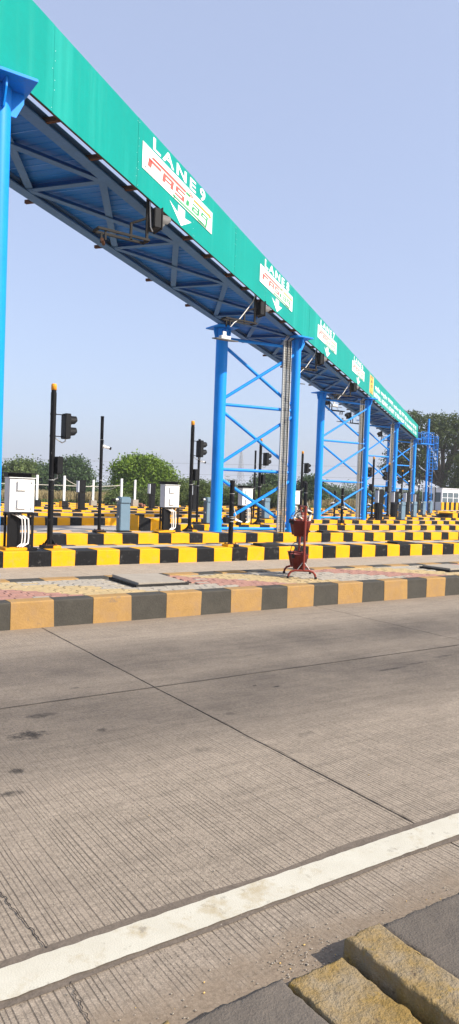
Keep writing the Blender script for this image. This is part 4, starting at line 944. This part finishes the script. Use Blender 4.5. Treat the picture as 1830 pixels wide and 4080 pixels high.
def tree(name, label, d, tx, lobes, mat, n, ls, rc, trunk_r=.25, group=None, cat='tree', dz=0., per=22, shell=.5, trunk=True, limbs=5):
    """lobes in photo pixels (x, y, rx, ry) at depth d; the trunk stands on the ground under pixel column tx"""
    b = at_d(tx, 1990, d); base = Vector((b.x, b.y, dz)); o = thing(name, label, cat, base, 0, group)
    k = d/FPX; L3 = []
    for (x, y, rx, ry) in lobes:
        rm = (rx+ry)/2*k; c = at_d(x, y, d+random.uniform(-.45, .45)*rm)-base
        L3.append((tuple(c), rx*k, rx*k*.95, ry*k))
    link('crown', quad_mesh('crown', leaf_cloud(L3, n, ls, rc, per, shell), LM[mat]), o)
    if trunk:
        mb = MB(); zt = min(l[0][2] for l in L3); top = Vector((0, 0, max(.5, zt*.75)))
        def limb(p0, p1, r0, r1):
            mid = p0.lerp(p1, .5)+Vector((random.uniform(-.1, .1), random.uniform(-.1, .1), .08))*(p1-p0).length
            pts = [p0, mid, p1]; mb.cyl(p0, mid, r0, (r0+r1)/2, 8, False); mb.cyl(mid, p1, (r0+r1)/2, r1, 8, False)
        mb.cyl((0, 0, -.2), (0, 0, .25), trunk_r*1.5, trunk_r, 10, False); mb.cyl((0, 0, .25), top, trunk_r, trunk_r*.8, 10, False)
        for l in (L3 if limbs is None else random.sample(L3, min(limbs, len(L3)))):
            c = Vector(l[0]); limb(top, c, trunk_r*.6, trunk_r*.12)
            for _ in range(3): limb(top.lerp(c, .6), c+Vector((random.uniform(-1, 1)*l[1], random.uniform(-1, 1)*l[2], random.uniform(0, .7)*l[3])), trunk_r*.25, .02)
        mb.build('trunk', M_['bark'], o, fixn=False)
    return o
T = 'trees at the edge of the field'
tree('tree', 'olive green tree at the far left behind the nearest cabinet', 80, 60, [(55, 1900, 60, 45), (20, 1900, 40, 40), (85, 1870, 38, 34), (50, 1935, 50, 30)], 'mid', 6500, .20, .5, .25, T)
tree('tree', 'dark green tree behind the nearest traffic light pole', 95, 165, [(150, 1890, 60, 45), (190, 1895, 55, 42), (130, 1920, 50, 35), (200, 1930, 60, 34)], 'dark', 6500, .24, .55, .3, T)
tree('tree', 'dark round tree left of the tall camera pole', 88, 300, [(300, 1890, 55, 55), (335, 1920, 38, 45), (265, 1915, 48, 45), (310, 1945, 60, 34), (290, 1850, 30, 24)], 'dark', 8000, .22, .5, .3, T)
tree('tree', 'big bright green tree behind the barrier box', 58, 560, [(560, 1885, 75, 55), (510, 1870, 45, 38), (620, 1890, 60, 50), (555, 1842, 48, 26), (665, 1930, 50, 45), (490, 1930, 42, 45), (570, 1945, 90, 45), (600, 1860, 40, 34), (478, 1868, 22, 24), (530, 1990, 60, 30)], 'bright', 17000, .15, .33, .28, T)
for x, y, rx, ry, d, mt, n, lb in ((470, 1985, 34, 26, 52, 'mid', 2200, 'low bush left of the barrier box'), (610, 1990, 60, 36, 53, 'mid', 5200, 'dense green bush under the big bright tree'), (700, 1965, 55, 50, 56, 'mid', 5600, 'feathery bush right of the second white cabinet'), (770, 1960, 50, 52, 58, 'mid', 5200, 'tall bush behind the traffic light left of the column'), (815, 1970, 40, 48, 56, 'mid', 4200, 'bush just left of the nearest rear blue column'),
                                 (905, 1980, 60, 34, 62, 'mid', 4500, 'green bush right of the nearest rear blue column'), (985, 1985, 50, 30, 60, 'mid', 3500, 'low bush behind the third white cabinet'), (1085, 1980, 45, 38, 60, 'mid', 4200, 'round bush left of the nearest front blue column')):
    tree('bush', lb, d, x, [(x, y, rx, ry), (x-rx*.5, y+ry*.3, rx*.6, ry*.7), (x+rx*.5, y+ry*.3, rx*.6, ry*.7)], mt, n, .11, .28, .08, 'bushes along the field', 'bush', limbs=3)
tree('tree', 'dark tree seen through the nearest cross bracing', 85, 1075, [(1075, 1925, 45, 35), (1045, 1945, 35, 34), (1110, 1945, 35, 34)], 'dark', 5000, .2, .5, .25, T)
tree('tree', 'tall dark tree behind the red fire buckets', 80, 1235, [(1235, 1935, 32, 35), (1225, 1970, 36, 36), (1260, 1960, 24, 40)], 'dark', 4200, .2, .45, .25, T)
tree('tree', 'grey-green distant tree between the second columns', 150, 1318, [(1315, 1965, 30, 25), (1335, 1972, 22, 22), (1298, 1975, 18, 20)], 'dark', 3500, .3, .7, .3, T)
tree('tree', 'distant tree left of the second front column', 140, 1405, [(1405, 1985, 30, 20), (1385, 1990, 18, 18)], 'dark', 3000, .3, .7, .3, T)
tree('tree', 'distant tree behind the third pair of columns', 130, 1500, [(1500, 1990, 30, 24), (1530, 1992, 26, 22)], 'dark', 3000, .3, .7, .3, T)
tree('tree', 'distant tree seen beside the ladder', 120, 1660, [(1655, 2000, 40, 26), (1690, 1995, 26, 26)], 'dark', 3000, .28, .7, .3, T)
tree('tree', 'small blue-green distant tree at left between pole and bright tree', 190, 405, [(400, 1960, 36, 20), (440, 1965, 34, 16), (370, 1965, 30, 14)], 'dark', 3000, .4, .9, .3, T)
tree('rain_tree', 'huge dark spreading tree behind the far end of the gantry', 86, 1765, [(1700, 1680, 95, 34), (1640, 1668, 55, 26), (1790, 1690, 95, 40), (1740, 1740, 90, 50), (1830, 1730, 80, 60), (1640, 1740, 50, 45), (1600, 1800, 40, 40), (1585, 1850, 32, 36), (1660, 1830, 60, 48), (1700, 1830, 45, 40), (1792, 1805, 40, 40), (1840, 1810, 50, 60), (1880, 1700, 90, 60), (1620, 1890, 30, 24), (1560, 1820, 26, 26), (1620, 1700, 50, 28), (1592, 1760, 40, 34), (1612, 1850, 46, 44), (1570, 1875, 30, 34), (1650, 1900, 40, 36), (1545, 1860, 22, 24)], 'rain', 10500, .20, .30, .42, T, limbs=None, per=16, shell=.5)
tree('rain_tree', 'second dark spreading tree leaning in at the right edge', 84, 1805, [(1850, 1900, 60, 50), (1880, 1850, 70, 60), (1820, 1930, 30, 30), (1900, 1950, 60, 60)], 'rain', 5000, .2, .45, .32, T, limbs=None)
# distant tree line that reads as one mass
far_l = []
for i in range(150):
    x = random.uniform(-500, 2300); d = random.uniform(330, 520); hgt = random.uniform(3, 8)
    p = at_d(x, 1960, d); far_l.append(((p.x, p.y, hgt*.5), random.uniform(5, 12), random.uniform(5, 12), hgt*.6))
tag(link('far_tree_line', quad_mesh('far_tree_line', leaf_cloud(far_l, 16000, .9, 1.4, 16), LM['dark'])), 'blue-grey far-off tree line along the horizon', 'trees', kind='stuff')
# dry grass and weeds between the islands and the trees
def grass(name, label, n, ya, yb, mat, h, wd, seed):
    rg = np.random.default_rng(seed); Y = ya+(yb-ya)*rg.random(n)**1.3; ang = rg.uniform(R(32), R(80), n); X = Y/np.tan(ang)
    hh = h*(.35+.75*rg.random(n)); th = rg.random(n)*6.28; ln = rg.normal(size=(n, 2))*.25*hh[:, None]
    dx, dy = np.cos(th)*wd, np.sin(th)*wd; z = np.full(n, -.12)
    v = np.stack([np.stack([X-dx, Y-dy, z], 1), np.stack([X+dx, Y+dy, z], 1), np.stack([X+dx*.4+ln[:, 0], Y+dy*.4+ln[:, 1], z+hh], 1), np.stack([X-dx*.4+ln[:, 0], Y-dy*.4+ln[:, 1], z+hh], 1)], 1).reshape(-1, 3)
    tag(link(name, quad_mesh(name, v, LM[mat])), label, 'grass', kind='stuff')
grass('dry_grass', 'dry straw-coloured grass covering the field behind the islands', 52000, 58.5, 92, 'grass', .95, .06, 5)
grass('green_weeds', 'green weeds along the edge of the far island', 9000, 56.5, 62, 'ggrass', .45, .06, 6)
grass('field_crop', 'olive scrub across the distant field', 12000, 90, 260, 'ggrass', 1.2, .18, 8)

# ------------------------------------------------------------------ pylon and power lines
def pylon(x, d, H, label):
    b = at_d(x, 1960, d); o = thing('pylon', label, 'pylon', (b.x, b.y, -.1), R(25)); mb = MB(); r = H*.0042
    prof = [(0, .115), (.35, .062), (.55, .042), (.62, .045), (1.0, .016)]
    def half(z):
        for (a, u), (c, v) in zip(prof, prof[1:]):
            if z <= c: return H*(u+(v-u)*(z-a)/(c-a))
        return H*prof[-1][1]
    lv = [0, .12, .22, .31, .39, .46, .52, .57, .62, .68, .74, .80, .86, .92, 1.0]
    for a, c in zip(lv, lv[1:]):
        h0, h1 = half(a), half(c)
        P = [[Vector((sx*h, sy*h, z*H)) for sx, sy in ((1,1),(-1,1),(-1,-1),(1,-1))] for z, h in ((a, h0), (c, h1))]
        for k in range(4):
            mb.cyl(P[0][k], P[1][k], r, n=4, caps=False); mb.cyl(P[0][k], P[1][(k+1) % 4], r*.7, n=4, caps=False); mb.cyl(P[0][(k+1) % 4], P[1][k], r*.7, n=4, caps=False); mb.cyl(P[1][k], P[1][(k+1) % 4], r*.7, n=4, caps=False)
    mb.build('lattice', M_['steel'], o, fixn=False); ar = MB()
    for z in (.66, .78, .90):
        for sgn in (-1, 1):
            h = half(z)
            for sy in (-1, 1): ar.cyl((sgn*h, sy*h, z*H), (sgn*H*.11, 0, z*H+.3), r*.8, n=4, caps=False); ar.cyl((sgn*h, sy*h, z*H+H*.035), (sgn*H*.11, 0, z*H+.3), r*.8, n=4, caps=False)
    ar.build('cross_arm', M_['steel'], o, fixn=False); return o
pylon(957, 520, 30, 'grey lattice power pylon on the horizon between the nearest columns')
def wire(y0, ym, y1, d, r, label):
    pts = []
    for t in np.linspace(-.4, 1.4, 25):
        t = float(t); x = t*1830; y = y0+(y1-y0)*t - 4*(ym-(y0+y1)/2)*(-t*(1-t)) if 0 <= t <= 1 else y0+(y1-y0)*t; pts.append(at_d(x, y, d))
    tag(MB().tube(pts, r, 4).build('power_line', M_['wire']), label, 'power line', 'power lines crossing the sky')
for y0, ym, y1, lb in ((1824, 1850, 1862, 'upper thin power line crossing low over the trees'), (1876, 1893, 1915, 'middle thin power line just above the tree tops'), (1890, 1912, 1940, 'lowest thin power line near the horizon')): wire(y0, ym, y1, 480, .11, lb)

# ------------------------------------------------------------------ hazy air
hm = bpy.data.materials.new('hazy_air'); hm.use_nodes = True; nt = hm.node_tree; nt.nodes.clear()
pv = nt.nodes.new('ShaderNodeVolumePrincipled'); mo = nt.nodes.new('ShaderNodeOutputMaterial'); nt.links.new(pv.outputs[0], mo.inputs['Volume'])
pv.inputs['Color'].default_value = (.86, .89, .95, 1); pv.inputs['Density'].default_value = .0006; pv.inputs['Anisotropy'].default_value = .1
tag(MB().box(-920, 2620, -320, 3220, -1.5, 33).build('haze', hm), 'thin pale haze over the whole plaza and field', 'haze', kind='stuff')
